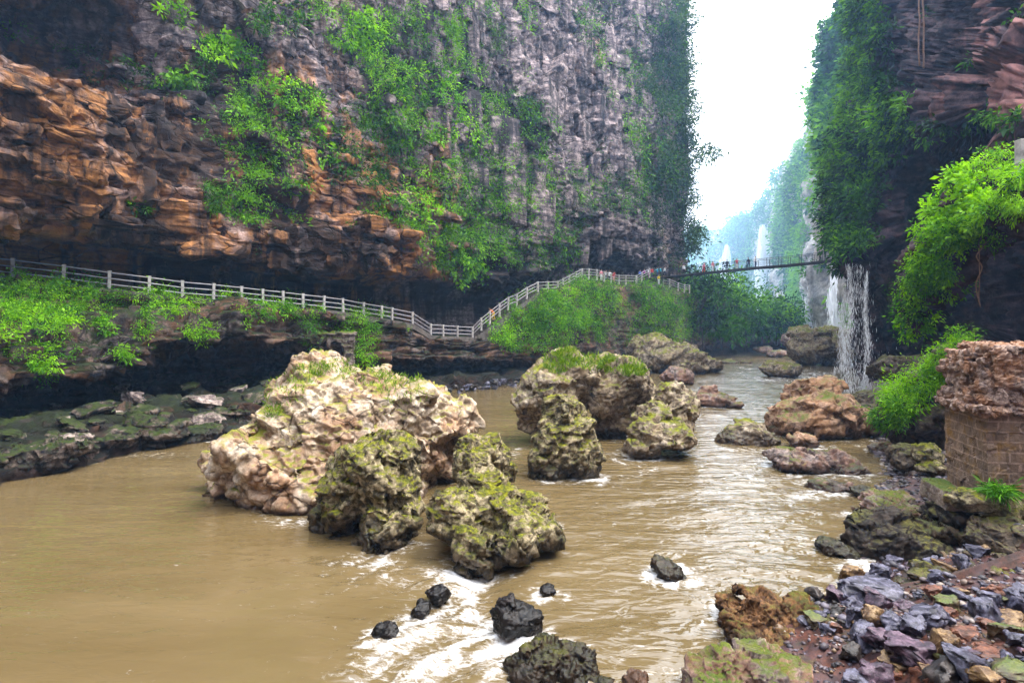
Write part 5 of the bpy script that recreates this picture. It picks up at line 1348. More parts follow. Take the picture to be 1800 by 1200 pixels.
for k, (inset, hh) in enumerate([(0.0, 0.24), (0.12, 0.2), (0.05, 0.26), (0.2, 0.18), (0.1, 0.22), (0.3, 0.15), (0.25, 0.2), (0.7, 0.15), (1.0, 0.13)]):
    nst = 4
    for q in range(nst):
        lu = (Ll - inset) / nst * rr.uniform(0.65, 1.3); hh_ = hh * rr.uniform(0.75, 1.3)
        c = LD * (0.1 + inset * 0.4 + (Ll - inset) * (q + 0.5) / nst) + RD * (0.40 + inset * 0.3 + rr.uniform(-0.16, 0.14)) + zv * (z + hh / 2)
        rough_block('cap_stone', c, RD, LD, rr.uniform(0.7, 1.05), lu * 1.02, hh_, float(k * 5 + q), M['caprock'], root, 0.055, 0.026, (rr.uniform(-.13, .13), rr.uniform(-.13, .13)))
    z += hh * 0.94
rough_block('corner_stone', RD * 1.05 + LD * 0.30 + zv * (hsh + 0.92), RD, LD, 1.75, 0.75, 1.35, 77.0, M['caprock'], root, 0.05)
rough_block('coping_stone', RD * 1.1 + LD * 0.42 + zv * (hsh + 1.70), RD, LD, 1.9, 1.0, 0.2, 78.0, M['caprock'], root, 0.06)
c = Vector(W(1660, 868, 14.9))
o = rough_block('concrete_block', Vector((0, 0, 0)), RD, LD, 0.6, 1.5, 0.5, 5.0, M['arch'], None, 0.025); o.location = c
tag(o, 'long squared foundation block lying at the foot of the brick pillar', 'block')

# ---- waterfalls
def fall_mat(name, dens, sx, sz):
    m, nt = new_mat(name); t = NT(nt)
    pos = t.n('ShaderNodeNewGeometry').outputs['Position']
    n = t.noise(t.mapping(pos, (sx, sx, sz)), 1.0, 6, 0.7)
    a = t.math('MULTIPLY', t.math('MULTIPLY', t.ramp(n, [(0.40, 0.0), (0.62, 1.0)]), t.attr('edge')), dens)
    d = t.n('ShaderNodeBsdfPrincipled'); d.inputs['Base Color'].default_value = (0.93, 0.95, 0.97, 1); d.inputs['Roughness'].default_value = 0.5
    tr = t.n('ShaderNodeBsdfTranslucent'); tr.inputs[0].default_value = (0.93, 0.95, 0.97, 1)
    m1 = t.n('ShaderNodeMixShader'); m1.inputs[0].default_value = 0.5; t.l(d.outputs[0], m1.inputs[1]); t.l(tr.outputs[0], m1.inputs[2])
    tp = t.n('ShaderNodeBsdfTransparent'); mx = t.n('ShaderNodeMixShader'); t.l(a, mx.inputs[0]); t.l(tp.outputs[0], mx.inputs[1]); t.l(m1.outputs[0], mx.inputs[2])
    t.l(mx.outputs[0], t.n('ShaderNodeOutputMaterial').inputs[0])
    return m
M['fall_near'] = fall_mat('falling_water_near', 0.9, 9.0, 0.8)
M['fall_veil'] = fall_mat('falling_water_veil', 0.14, 8.0, 0.4)
M['fall_far'] = fall_mat('falling_water_far', 0.95, 0.7, 0.05)
def waterfall(label, mat, strands, seed, nsub=14):
    """strands: (px top, py top, px bottom, py bottom, width px, d); each is a bundle of thin curling sheets of water."""
    r = np.random.default_rng(seed)
    Vs, Fs, Es = [], [], []
    base = 0
    for (x0, y0, x1, y1, wpx, d, den) in strands:
        for sub in range(int(nsub * max(den, 0.5))):
            n = 40; m = 5
            a0 = r.uniform(0, 0.18) if r.random() < .6 else r.uniform(0, 0.6); a1 = r.uniform(0.75, 1.0)
            tt = np.linspace(a0, a1, n)
            cx = r.normal() * 0.30 * wpx
            off = 0.10 * wpx * fbm(np.stack([tt * 4 + r.uniform(0, 50), tt * 0, tt * 0], 1), 3)
            w = wpx * r.uniform(0.04, 0.16)
            dz = r.uniform(-0.012, 0.012) * d
            for k in range(m):
                u = k / (m - 1) * 2 - 1
                px = x0 + (x1 - x0) * tt + cx * (0.75 + 0.5 * tt) + off + u * w * (0.5 + 0.8 * tt)
                py = y0 + (y1 - y0) * tt
                ddp = d + dz + 0.004 * d * u * u - 0.014 * d * (1 - (1 - tt) ** 2)
                Vs.append(np.stack([(px - 900) / FPX * ddp, ddp, EYE + (HOR - py) / FPX * ddp], 1))
                Es.append(min(1.0, den) * (0.0 if k in (0, m - 1) else 1.0) * np.minimum(1, np.minimum((tt - a0) * 8 + 0.1, (a1 - tt) * 3)))
            Fs.append(grid_faces(m, n) + base); base += m * n
    V = np.concatenate(Vs); c = V.mean(0); c[2] = V[:, 2].min()
    o = link('waterfall', mesh_np('waterfall', V - c, np.concatenate(Fs), attrs={'edge': np.clip(np.concatenate(Es), 0, 1)}), mat, loc=tuple(c))
    tag(o, label, 'waterfall', 'waterfalls of the gorge')
M['drops'] = plain_mat('falling_drops', (0.92, 0.94, 0.97), 0.4, 0.0, 3.0, 0, 0)
def streak_fall(label, lines, n, seed, L=(0.25, 0.9), Wd=(0.012, 0.04)):
    """lines: (px top, py top, px bottom, py bottom, width px at the foot, d, share): water broken into falling streaks."""
    r = np.random.default_rng(seed); Vs = []
    for (x0, y0, x1, y1, wpx, d, sh) in lines:
        k = int(n * sh); t_ = r.random(k) ** 0.85
        jx = r.normal(size=k) * wpx * (0.16 + 0.42 * t_) + 2.5 * np.sin(t_ * 9 + x0)
        px = x0 + (x1 - x0) * t_ + jx; py = y0 + (y1 - y0) * t_; ddp = d - 1.6 * np.sqrt(t_) + r.normal(size=k) * 0.25
        Pp = np.stack([(px - 900) / FPX * ddp, ddp, EYE + (HOR - py) / FPX * ddp], 1)
        Ls = r.uniform(*L, k) * (1.1 - 0.5 * t_)
        Vv, F = leaf_arrays(Pp, np.array([0, 0, -1.0]) + r.normal(size=(k, 3)) * 0.05, Ls, r.uniform(*Wd, k) * (0.8 + t_), r)
        Vs.append(Vv)
    V = np.concatenate(Vs); c = V.mean(0); c[2] = V[:, 2].min()
    tag(link('waterfall', mesh_np('waterfall', V - c, np.arange(len(V)).reshape(-1, 4), False), M['drops'], loc=tuple(c)), label, 'waterfall', 'waterfalls of the gorge')
def norm(v): return v / np.maximum(np.linalg.norm(v, axis=-1, keepdims=True), 1e-9)
def leaf_arrays(P0, D, L, Wd, r):
    n = len(P0)
    D = norm(D)
    S = norm(np.cross(D, r.normal(size=(n, 3))))
    U = np.cross(S, D)
    Lc = L[:, None]; w = Wd[:, None] * 0.5
    mid = P0 + D * Lc * 0.5 + U * Lc * 0.10
    tip = P0 + D * Lc - np.array([0, 0, 1.0]) * Lc * 0.12
    return np.stack([P0, mid + S * w, tip, mid - S * w], 1).reshape(-1, 3), np.arange(4 * n).reshape(n, 4)
streak_fall('near waterfall of two bright streams and a veil off the overhanging cliff', [(1494, 460, 1490, 692, 12, 52.8, 0.34), (1523, 472, 1523, 698, 8, 51.8, 0.30), (1508, 458, 1506, 700, 44, 53.2, 0.3), (1507, 655, 1507, 702, 60, 52.6, 0.12)], 3400, 1, (0.2, 0.7), (0.010, 0.034))
streak_fall('trickling side fall left of the near waterfall streams', [(1484, 500, 1480, 650, 10, 58, 1.0)], 900, 2)
streak_fall('tall white far waterfall right behind the middle of the footbridge', [(1343, 392, 1347, 548, 16, 262, 0.7), (1334, 430, 1352, 552, 14, 260, 0.3)], 6000, 22, (1.5, 6.0), (0.10, 0.30))
streak_fall('thin far waterfall left of the tall one near the cliff corner', [(1276, 428, 1272, 505, 12, 308, 1.0)], 2600, 23, (1.5, 6.0), (0.10, 0.30))
streak_fall('broad veil of a waterfall above the large tan boulder on the far bend', [(1447, 400, 1450, 592, 16, 140, 0.5), (1425, 450, 1430, 592, 14, 141, 0.25), (1464, 455, 1466, 588, 10, 125, 0.25)], 7000, 3, (0.8, 3.0), (0.05, 0.14))
waterfall('tiny thread of water high on the far blue cliff', M['fall_far'], [(1360, 322, 1356, 362, 5, 262, .9)], 5)
# ================================================================== PLANTS
def spread(Cn, Nn, rad, per, L, asp, tone, r, droop=0.35, flat=0.6, tvar=0.16):
    """Leaf clumps: Cn, Nn (m,3) centres and growth directions, rad (m,), per leaves each."""
    m = len(Cn)
    idx = np.repeat(np.arange(m), per)
    n = len(idx)
    off = r.normal(size=(n, 3)) * 0.55
    up = np.abs(r.normal(size=n)) * 0.7
    N2 = Nn[idx]
    off = off - N2 * (np.sum(off * N2, 1) * flat)[:, None]
    off = off + N2 * up[:, None]
    P0 = Cn[idx] + off * rad[idx][:, None]
    D = off * 0.8 + r.normal(size=(n, 3)) * 0.55 + np.array([0, 0, -droop])
    Ls = L * r.uniform(0.55, 1.3, n) * r.uniform(0.7, 1.45, m)[idx] * (rad[idx] / max(rad.mean(), 1e-6)) ** 0.3
    V, F = leaf_arrays(P0, D, Ls, Ls * asp * r.uniform(0.8, 1.2, n), r)
    tn = np.clip(tone[idx] + (r.normal(size=m) * tvar * 1.1)[idx] + r.normal(size=n) * tvar * 0.7, 0, 1)
    return V, F, np.repeat(tn, 4)
def leaves(name, parts_, mat, parent=None, loc=None):
    V = np.concatenate([p[0] for p in parts_]); T = np.concatenate([p[2] for p in parts_])
    F = np.arange(len(V)).reshape(-1, 4)
    c = np.zeros(3) if loc is None else np.asarray(loc)
    return link(name, mesh_np(name, V - c, F, False, {'tone': T}), mat, parent, tuple(c) if parent is None else (0, 0, 0))

M['leaf'] = leaf_mat('leaf_green', (0.004, 0.020, 0.005), (0.033, 0.13, 0.006), (0.18, 0.43, 0.008), 0.4)
M['leaf_bright'] = leaf_mat('leaf_bright', (0.008, 0.042, 0.003), (0.07, 0.26, 0.003), (0.27, 0.58, 0.006), 0.45)
M['leaf_dark'] = leaf_mat('leaf_dark', (0.006, 0.022, 0.010), (0.020, 0.062, 0.014), (0.07, 0.15, 0.014), 0.3)
M['leaf_dry'] = leaf_mat('leaf_dry', (0.03, 0.035, 0.01), (0.10, 0.12, 0.02), (0.26, 0.25, 0.05), 0.35)
M['bark'] = plain_mat('bark', (0.06, 0.045, 0.035), 0.9, 0.4, 6.0)
M['blade'] = leaf_mat('grass_blade', (0.03, 0.08, 0.006), (0.12, 0.24, 0.012), (0.30, 0.42, 0.03), 0.4)

class Surf:
    """Vertices of a rock face that can be seen from the river, for finding where a plant is rooted."""
    def __init__(s, V, N, cell=5.0):
        s.V, s.N = V, N
        s.p = P(V); s.d = V[:, 1]
        ok = (s.d > 3) & (s.p[:, 0] > -150) & (s.p[:, 0] < 1950) & (s.p[:, 1] > -150) & (s.p[:, 1] < 1300)
        s.i = np.where(ok)[0]
        q = (np.floor(s.p[s.i] / cell).astype(int) + 40)
        key = q[:, 0] * 4000 + q[:, 1]
        z = np.full(4000 * 500, 1e9); np.minimum.at(z, key, s.d[s.i])
        vis = s.d[s.i] < z[key] * 1.03 + 0.5
        s.i = s.i[vis]
    def at(s, px, py, rx, ry):
        q = s.p[s.i]
        m = ((q[:, 0] - px) / rx) ** 2 + ((q[:, 1] - py) / ry) ** 2 < 1
        return s.i[m]
cl = Surf(CL_V, CL_N); lo_ = Surf(LO_V, LO_N); ri = Surf(RI_V, RI_N); fa_ = Surf(FA_V, FA_N)

def area_pick(sf, ids, n, r):
    """n vertices at even density in the picture, whatever the mesh density."""
    q = np.floor(sf.p[ids] / 6.0).astype(int); key = q[:, 0] * 1000 + q[:, 1]
    _, inv, cnt = np.unique(key, return_inverse=True, return_counts=True)
    w = 1.0 / cnt[inv]
    return w

# ---- ground cover on the left cliff (nobody could count it)
r = np.random.default_rng(42)
ids = cl.i
pp = cl.p[ids]; px, py = pp[:, 0], pp[:, 1]
nz = cl.N[ids][:, 2]
nse = fbm(cl.V[ids] * 0.16 + 3, 4) + 0.6 * fbm(cl.V[ids] * np.array([0.5, 0.5, 0.2]) + 13, 4)
def el(px, py, cx, cy, rx, ry, rot=0.0):
    c, s = math.cos(rot), math.sin(rot); dx, dy = px - cx, py - cy
    u = dx * c + dy * s; v = -dx * s + dy * c
    return np.exp(-((u / rx) ** 2 + (v / ry) ** 2))
bias = -0.82 + 0.30 * sstep(250, 420, px) * (1 - sstep(330, 420, py)) + 0.25 * sstep(600, 700, px)
bias += 0.75 * el(px, py, 850, 430, 150, 85) + 0.35 * el(px, py, 930, 330, 130, 70) + 0.45 * sstep(1075, 1150, px) + 0.3 * el(px, py, 400, 130, 160, 120) + 0.3 * el(px, py, 740, 180, 130, 160)
bias -= 0.22 * el(px, py, 760, 230, 190, 200) + 0.55 * el(px, py, 1010, 170, 75, 110) + 0.5 * el(px, py, 1110, 420, 36, 60) + 0.4 * el(px, py, 1075, 450, 40, 40)
bias += 0.45 * el(px, py, 380, 365, 80, 40) + 0.30 * el(px, py, 560, 250, 160, 60, 0.5) - 0.5 * sstep(430, 470, py) * (1 - sstep(700, 760, px))
score = nse * 0.8 + bias + 0.85 * np.clip(nz + 0.05, -0.6, 0.8)
wgt = sstep(0.05, 0.42, score) * area_pick(cl, ids, 0, r)
pick = r.choice(len(ids), 6000, p=wgt / wgt.sum(), replace=False)
vid = ids[pick]
Cn = cl.V[vid]; Nn = norm(cl.N[vid] * 0.7 + np.array([0.1, -0.1, 0.45]))
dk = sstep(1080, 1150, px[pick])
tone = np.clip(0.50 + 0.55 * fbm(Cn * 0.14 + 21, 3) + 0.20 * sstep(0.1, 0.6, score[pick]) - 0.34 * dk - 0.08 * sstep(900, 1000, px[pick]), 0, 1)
rad = 0.0082 * Cn[:, 1] * r.uniform(0.5, 1.7, len(vid)) * (1 + 0.3 * dk)
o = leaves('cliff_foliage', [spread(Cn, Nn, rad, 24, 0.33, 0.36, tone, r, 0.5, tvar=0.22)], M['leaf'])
tag(o, 'ferns, grass and creepers covering the ledges of the left cliff', 'foliage', kind='stuff')

# ---- single shrubs hanging on the left cliff
def shrub(name, sf, spots, label, seed, mat, n_cl, per, L, tone, cat='shrub', group=None, asp=0.34, droop=0.5, radk=0.0085, stem=True, tvar=0.18, push=0.0):
    """spots: ellipses (px, py, rx, ry) of the photo in which this plant is rooted."""
    r = np.random.default_rng(seed)
    tot = sum(s[2] * s[3] for s in spots); parts_ = []
    allc = []
    for s in spots:
        ids = sf.at(*s)
        if len(ids) < 4: continue
        w = area_pick(sf, ids, 0, r)
        k = max(3, int(n_cl * s[2] * s[3] / tot))
        vid = ids[r.choice(len(ids), k, p=w / w.sum())]
        Cn = sf.V[vid]; Nn = norm(sf.N[vid] * 0.6 + np.array([0.05, -0.15, 0.5]))
        Cn = Cn + Nn * (0.006 * Cn[:, 1] * r.uniform(0, 1.6, k))[:, None]
        if push: Cn = Cn + np.array([push, 0, 0]) * np.exp(-((sf.p[vid, 1] - s[1]) / (0.6 * s[3])) ** 2)[:, None] * r.uniform(0.2, 1.2, (k, 1))
        rad = radk * Cn[:, 1] * r.uniform(0.45, 1.7, k)
        tn = np.clip(tone + 0.35 * fbm(Cn * 0.5 + seed, 3) + r.normal(size=k) * 0.08, 0, 1)
        parts_.append(spread(Cn, Nn, rad, per, L, asp, tn, r, droop, tvar=tvar)); allc.append(Cn)
    if not parts_: 
        print('no surface for', label); return None
    c = np.concatenate(allc); base = c.mean(0)
    if stem:
        root = empty(name, tuple(base)); tag(root, label, cat, group)
        leaves('foliage', parts_, mat, root, base)
        bm = bmesh.new()
        for q in c[r.choice(len(c), min(6, len(c)), replace=False)]:
            a = np.array([0, 0.4, -0.3]); b = q - base
            tube_bm(bm, [a, (a + b) / 2 + r.normal(size=3) * 0.1, b], [0.05, 0.035, 0.015], 5)
        fin('stem', bm, M['bark'], root, True)
        return root
    o = leaves(name, parts_, mat, None, base); tag(o, label, cat, group)
    return o
GS = 'shrubs rooted in the left cliff'
LS = [
 ([(300, 18, 26, 22), (318, 40, 14, 16)], 'bright shrub at the top edge above the dark recess', .8),
 ([(372, 88, 26, 18)], 'bright shrub right of the dark recess, upper one of a pair', .7),
 ([(352, 135, 24, 26)], 'shrub under the bright pair beside the dark recess', .45),
 ([(420, 100, 30, 26), (440, 130, 18, 24)], 'spreading bright shrub on the upper orange rock', .75),
 ([(310, 160, 34, 18)], 'thin spray of leaves over the orange ledges', .5),
 ([(440, 175, 22, 40)], 'dark green hanging shrub in the middle of the orange wall', .4),
 ([(490, 40, 50, 30)], 'dusky shrub high up under the picture top', .4),
 ([(500, 165, 26, 28), (535, 185, 26, 24), (556, 215, 16, 22), (570, 255, 12, 30)], 'bright trailing shrub that spills down the orange wall in a streak', .8),
 ([(590, 45, 30, 40), (560, 20, 40, 20)], 'leafy shrub high on the wall left of the brightest band', .65),
 ([(640, 45, 34, 30), (655, 80, 30, 26)], 'brightest rounded shrub in the upper green band', .95),
 ([(625, 70, 26, 26)], 'lime green shrub beside the brightest rounded one', .85),
 ([(665, 120, 32, 30), (690, 140, 22, 20)], 'bright green shrub in the middle of the upper band', .85),
 ([(678, 170, 24, 24), (700, 160, 18, 14)], 'bright green shrub in the lower part of the upper band', .8),
 ([(690, 215, 16, 22)], 'small hanging shrub at the tail of the upper band', .6),
 ([(785, 45, 24, 28), (793, 70, 14, 18)], 'mid green shrub alone on the grey wall top', .6),
 ([(745, 140, 36, 22), (770, 165, 40, 26)], 'pale green shrub draped over the grey shoulder', .62),
 ([(800, 205, 22, 26), (818, 235, 18, 26), (832, 260, 14, 18)], 'bright diagonal streak of shrub on the grey wall, left of two', .75),
 ([(855, 195, 20, 24), (872, 225, 16, 26), (888, 255, 14, 20)], 'bright diagonal streak of shrub on the grey wall, right of two', .7),
 ([(900, 300, 22, 40), (905, 340, 22, 24)], 'mid green creeper below the right bright streak', .55),
 ([(940, 205, 30, 26), (960, 225, 24, 20)], 'dark shrub beneath the bare fluted rock', .45),
 ([(720, 300, 24, 14), (755, 300, 22, 18), (770, 320, 18, 18)], 'bright shrub crowning the big yellow green bush', .85),
 ([(720, 350, 36, 34), (745, 385, 26, 30), (705, 380, 18, 24)], 'big yellow green bush overhanging the end of the orange rock', .95),
 ([(700, 250, 24, 24)], 'grey green shrub above the big yellow green bush', .5),
 ([(380, 340, 34, 16), (400, 365, 32, 18)], 'low scrub spread on the pale orange face over the long railing', .5),
 ([(245, 365, 22, 10)], 'small tuft left on the orange face above the railing', .5),
 ([(600, 300, 20, 40)], 'thin trailing shrub over the dark slot in the wall', .5),
 ([(635, 210, 20, 24)], 'dull shrub between the upper band and the dark slot', .5),
 ([(780, 455, 26, 30)], 'hanging fern clump left over the cave behind the low path', .6),
 ([(800, 475, 24, 22), (830, 480, 20, 18)], 'fresh green fern clump over the stairs foot', .7),
 ([(850, 420, 36, 26)], 'pale grassy clump on the lower grey wall', .65),
 ([(915, 445, 24, 30)], 'bushy clump above the upper stairs', .55),
 ([(985, 440, 26, 26)], 'bushy clump over the landing', .5),
 ([(1005, 355, 30, 26)], 'blue green shrub in the shade of the grey wall', .35),
 ([(1085, 365, 26, 22)], 'shrub near the hollow of the grey wall', .45),
 ([(760, 240, 26, 20)], 'mid green shrub over the central shadow of the wall', .55),
 ([(870, 70, 30, 26)], 'shady shrub high up on the grey wall', .4),
 ([(1040, 60, 34, 30)], 'dark tree like shrub high near the cliff edge', .25)]
for q, (sp, lb, tn) in enumerate(LS):
    a = sum(s[2] * s[3] for s in sp)
    shrub('shrub', cl, sp, lb, 300 + q, M['leaf_bright'] if tn > .6 else M['leaf'], int(7 + a / 42), [26, 34, 44][q % 3], [0.40, 0.32, 0.26][q % 3], tn, group=GS, asp=[0.30, 0.5, 0.22][(q * 7) % 3], droop=[0.3, 0.6, 0.9][(q * 5) % 3])
# trees along the far edge of the left cliff, seen against the sky
GT = 'trees on the rim of the left cliff'
for q, (sp, lb) in enumerate([([(1185, 40, 18, 45)], 'dark tree against the sky at the top of the left cliff rim'), ([(1190, 120, 12, 40)], 'dark tree second from the top on the left cliff rim'), ([(1192, 200, 12, 40)], 'dark tree midway down the left cliff rim'),
                              ([(1196, 275, 14, 34)], 'dark tree leaning out from the left cliff rim'), ([(1194, 345, 14, 38)], 'dark tree under the leaning one on the left cliff rim'), ([(1195, 420, 14, 36)], 'dark tree above the bridge head on the left cliff rim'),
                              ([(1165, 150, 26, 60)], 'dark hanging tree inward of the left cliff rim'), ([(1160, 300, 26, 50)], 'dark hanging tree above the stone nose by the bridge')]):
    shrub('tree', cl, sp, lb, 400 + q, M['leaf_dark'], 60, 50, 0.55, 0.45, 'tree', GT, radk=0.011, push=[2.6, 0.6, 3.4, 6.0, 2.6, 3.6, 0, 0][q])

# ---- terrace: plants along the path edge, then the overgrown slope
ids = lo_.i; pp = lo_.p[ids]; px, py = pp[:, 0], pp[:, 1]; tv_ = LO_T[ids]
r = np.random.default_rng(43)
nse = fbm(lo_.V[ids] * 0.35 + 3, 4)
s1 = (px < 570) * sstep(6.4, 7.2, tv_) * (1 - sstep(8.6, 9.05, tv_)) * sstep(-0.25, 0.25, nse + 0.6 * np.clip(lo_.N[ids][:, 2], -0.5, .7) - 0.12)
s1 *= (1 - 0.85 * el(px, py, 190, 620, 70, 40)) * sstep(-0.15, 0.25, nse + 0.5 * sstep(7.6, 8.6, tv_))
s2 = sstep(855, 900, px) * sstep(6.6, 7.2, tv_) * (1 - sstep(8.95, 9.15, tv_)) * (1 - 0.9 * el(px, py, 1090, 575, 34, 40)) * sstep(-0.5, 0.0, nse)
s3 = 0.35 * (px > 560) * (px < 860) * sstep(7.5, 8.2, tv_) * (1 - sstep(8.8, 9.0, tv_)) * sstep(0.0, 0.3, nse)
wgt = (s1 + 1.1 * s2 + s3) * area_pick(lo_, ids, 0, r)
pick = r.choice(len(ids), 2300, p=wgt / wgt.sum(), replace=False); vid = ids[pick]
Cn = lo_.V[vid]; Nn = norm(lo_.N[vid] * 0.5 + np.array([0.0, -0.1, 0.6]))
farw = sstep(55, 70, Cn[:, 1])
rad = 0.0095 * Cn[:, 1] * r.uniform(0.5, 1.4, len(vid))
tone = np.clip(0.52 + 0.55 * fbm(Cn * 0.3 + 21, 3) + 0.2 * (1 - farw) + 0.08 * farw, 0, 1)
o = leaves('terrace_foliage', [spread(Cn, Nn, rad * 0.9, 46, 0.17, 0.38, tone, r, 0.5, tvar=0.22)], M['leaf_bright'])
tag(o, 'low green plants and creepers over the lip of the terrace and the slope', 'foliage', kind='stuff')
GB = 'bushes on the rock terrace and its slope'
for q, (sp, lb, tn) in enumerate([
    ([(40, 560, 40, 26)], 'bright bush at the left edge of the terrace face', .75), ([(70, 650, 24, 22)], 'bright hanging bush lowest on the left terrace face', .85), ([(130, 510, 44, 18)], 'blue green bush under the second railing post', .55),
    ([(110, 575, 30, 24)], 'leafy creeper in the centre of the left terrace face', .5), ([(180, 580, 16, 14)], 'small leafy sprig below the third railing post', .65), ([(275, 525, 40, 12)], 'bright bush under the fourth railing post', .8),
    ([(250, 585, 16, 30)], 'creeper hanging over the edge of the black undercut', .6), ([(355, 585, 24, 12)], 'bright tuft on the knob over the black undercut', .9), ([(215, 625, 18, 8)], 'bright grass tuft on the pinkish rock shelf', .9),
    ([(480, 548, 40, 12)], 'dense plants at the end of the grassy lip', .6), ([(545, 585, 10, 26)], 'dark creeper left of the stone arch', .45), ([(615, 570, 26, 16)], 'pale leafy bush above the stone arch', .7), ([(655, 555, 22, 10)], 'yellowish grass clump above the rubble by the arch', .7),
    ([(640, 600, 26, 34)], 'leafy rubble bush right of the stone arch', .65),
    ([(880, 590, 26, 16)], 'bright yellow green bush at the foot of the stairs', .9), ([(925, 545, 30, 22)], 'green bush beside the middle of the stairs', .6), ([(960, 565, 34, 22)], 'round bush on the lower slope under the landing', .6),
    ([(985, 530, 24, 16)], 'bush just below the landing railing', .6), ([(1020, 515, 26, 18)], 'bush below the corner of the high terrace', .55), ([(1025, 560, 34, 26)], 'large blue green bush in the middle of the slope', .5),
    ([(1060, 525, 26, 16)], 'grey green bush under the terrace railing', .45), ([(1140, 520, 30, 18)], 'dark green bush under the bridge head', .45), ([(1150, 555, 34, 20)], 'dark green bush on the right of the slope', .4), ([(1185, 535, 20, 22)], 'dusky bush hiding the end of the slope', .4)]):
    a = sum(s[2] * s[3] for s in sp)
    shrub('bush', lo_, sp, lb, 500 + q, M['leaf_bright'], int(8 + a / 22), 44, 0.16 if sp[0][0] < 700 else 0.28, tn, 'bush', GB, radk=0.009)

# ---- trees
def tree(px, py_base, d, h, w, label, seed, mat, tone, group, lean=(0, 0), n_l=26, per=90, L=0.5, asp=0.4):
    r = np.random.default_rng(seed); b = W(px, py_base, d)
    root = empty('tree', tuple(b)); tag(root, label, 'tree', group)
    bm = bmesh.new(); top = np.array([lean[0], lean[1], h * 0.6])
    tube_bm(bm, [(0, 0, -1.2), top * 0.35 + r.normal(size=3) * 0.1, top * 0.7, top], [0.05 * h * .55, 0.04 * h * .55, 0.028 * h * .55, 0.02], 7)
    Cn = []
    for k in range(n_l):
        a = k * 2.4 + r.uniform(-.4, .4); el_ = r.uniform(-0.35, 1.0)
        c = np.array([math.cos(a) * w * 0.5 * math.sqrt(max(0.05, 1 - el_ ** 2 * .8)) * r.uniform(0.6, 1.1), math.sin(a) * w * 0.5 * r.uniform(0.5, 1.0), h * 0.6 + el_ * h * 0.4]) + np.array([lean[0], lean[1], 0])
        Cn.append(c)
        if k % 2 == 0: tube_bm(bm, [top * r.uniform(0.4, 0.9), (top * 0.7 + c) / 2 + r.normal(size=3) * 0.15, c], [0.014 * h, 0.009 * h, 0.004 * h], 5)
    fin('trunk', bm, M['bark'], root, True)
    Cn = np.array(Cn); Nn = norm(Cn - np.array([lean[0], lean[1], h * 0.45]) + np.array([0, 0, 0.3 * h]))
    rad = np.full(len(Cn), w * 0.17) * r.uniform(0.6, 1.4, len(Cn))
    tn = np.clip(tone + 0.25 * r.normal(size=len(Cn)), 0, 1)
    p = [spread(Cn, Nn, rad, per, L, asp, tn, r, 0.3, 0.3)]
    leaves('crown', p, mat, root, (0, 0, 0))
    return root
GR = 'trees on the far bank below the footbridge'
for q, (px, py, d, h, w, tn, lb) in enumerate([
    (1215, 560, 118, 9, 10, .40, 'leftmost dark tree below the bridge against the cliff foot'), (1232, 570, 112, 9, 11, .5, 'big dark green tree below the left third of the footbridge'), (1262, 575, 118, 10, 11, .55, 'tallest bushy tree below the footbridge with a domed top'),
    (1285, 590, 124, 9, 11, .45, 'bushy tree right of the tallest one below the bridge'), (1312, 592, 130, 9, 12, .5, 'mid green tree halfway along the far bank'), (1340, 596, 136, 8.5, 12, .6, 'lighter tree before the tall far waterfall'),
    (1365, 598, 142, 8, 11, .5, 'rounded tree near the end of the far bank'), (1388, 600, 150, 7, 10, .5, 'last low tree at the tip of the far bank'), (1235, 600, 110, 5, 9, .35, 'low dark bushy tree at the water under the big dark one'),
    (1270, 606, 122, 5, 10, .35, 'low tree at the waterline under the tallest one'), (1310, 606, 132, 5, 10, .4, 'low tree at the waterline halfway along the bank'), (1350, 604, 142, 4.5, 10, .4, 'low tree at the waterline before the far falls')]):
    tree(px, py, d, h, w, lb, 600 + q, M['leaf'], tn * 0.8, GR, per=70, L=0.8)

# ---- green curtain on the right cliff
ids = ri.i; pp = ri.p[ids]; px, py = pp[:, 0], pp[:, 1]; r = np.random.default_rng(44)
nse = fbm(ri.V[ids] * 0.16 + 3, 4)
edge = np.interp(py, [-150, 0, 120, 200, 240, 330, 430, 500], [1560, 1565, 1560, 1590, 1595, 1545, 1530, 1515])
s1 = (1 - sstep(edge - 30, edge + 20, px)) * (1 - sstep(455, 485, py)) * sstep(-0.6, -0.1, nse)
s2 = 0.05 * sstep(0.2, 0.5, nse) * (px > 1540) + 0.25 * el(px, py, 1740, 215, 80, 16)
wgt = (s1 + s2) * area_pick(ri, ids, 0, r); pick = r.choice(len(ids), 1900, p=wgt / wgt.sum(), replace=False); vid = ids[pick]
Cn = ri.V[vid]; Nn = norm(ri.N[vid] * 0.7 + np.array([-0.1, -0.1, 0.5]))
tone = np.clip(0.36 + 0.7 * fbm(Cn * 0.16 + 21, 3) + 0.14 * el(px[pick], py[pick], 1545, 210, 50, 60), 0, 1)
rad = 0.010 * Cn[:, 1] * r.uniform(0.6, 1.5, len(vid))
o = leaves('hanging_foliage', [spread(Cn, Nn, rad, 30, 0.55, 0.36, tone, r, 0.6, tvar=0.24)], M['leaf'])
tag(o, 'curtain of dark hanging creepers on the river edge of the right cliff', 'foliage', kind='stuff')
GH = 'trees hanging from the right cliff'
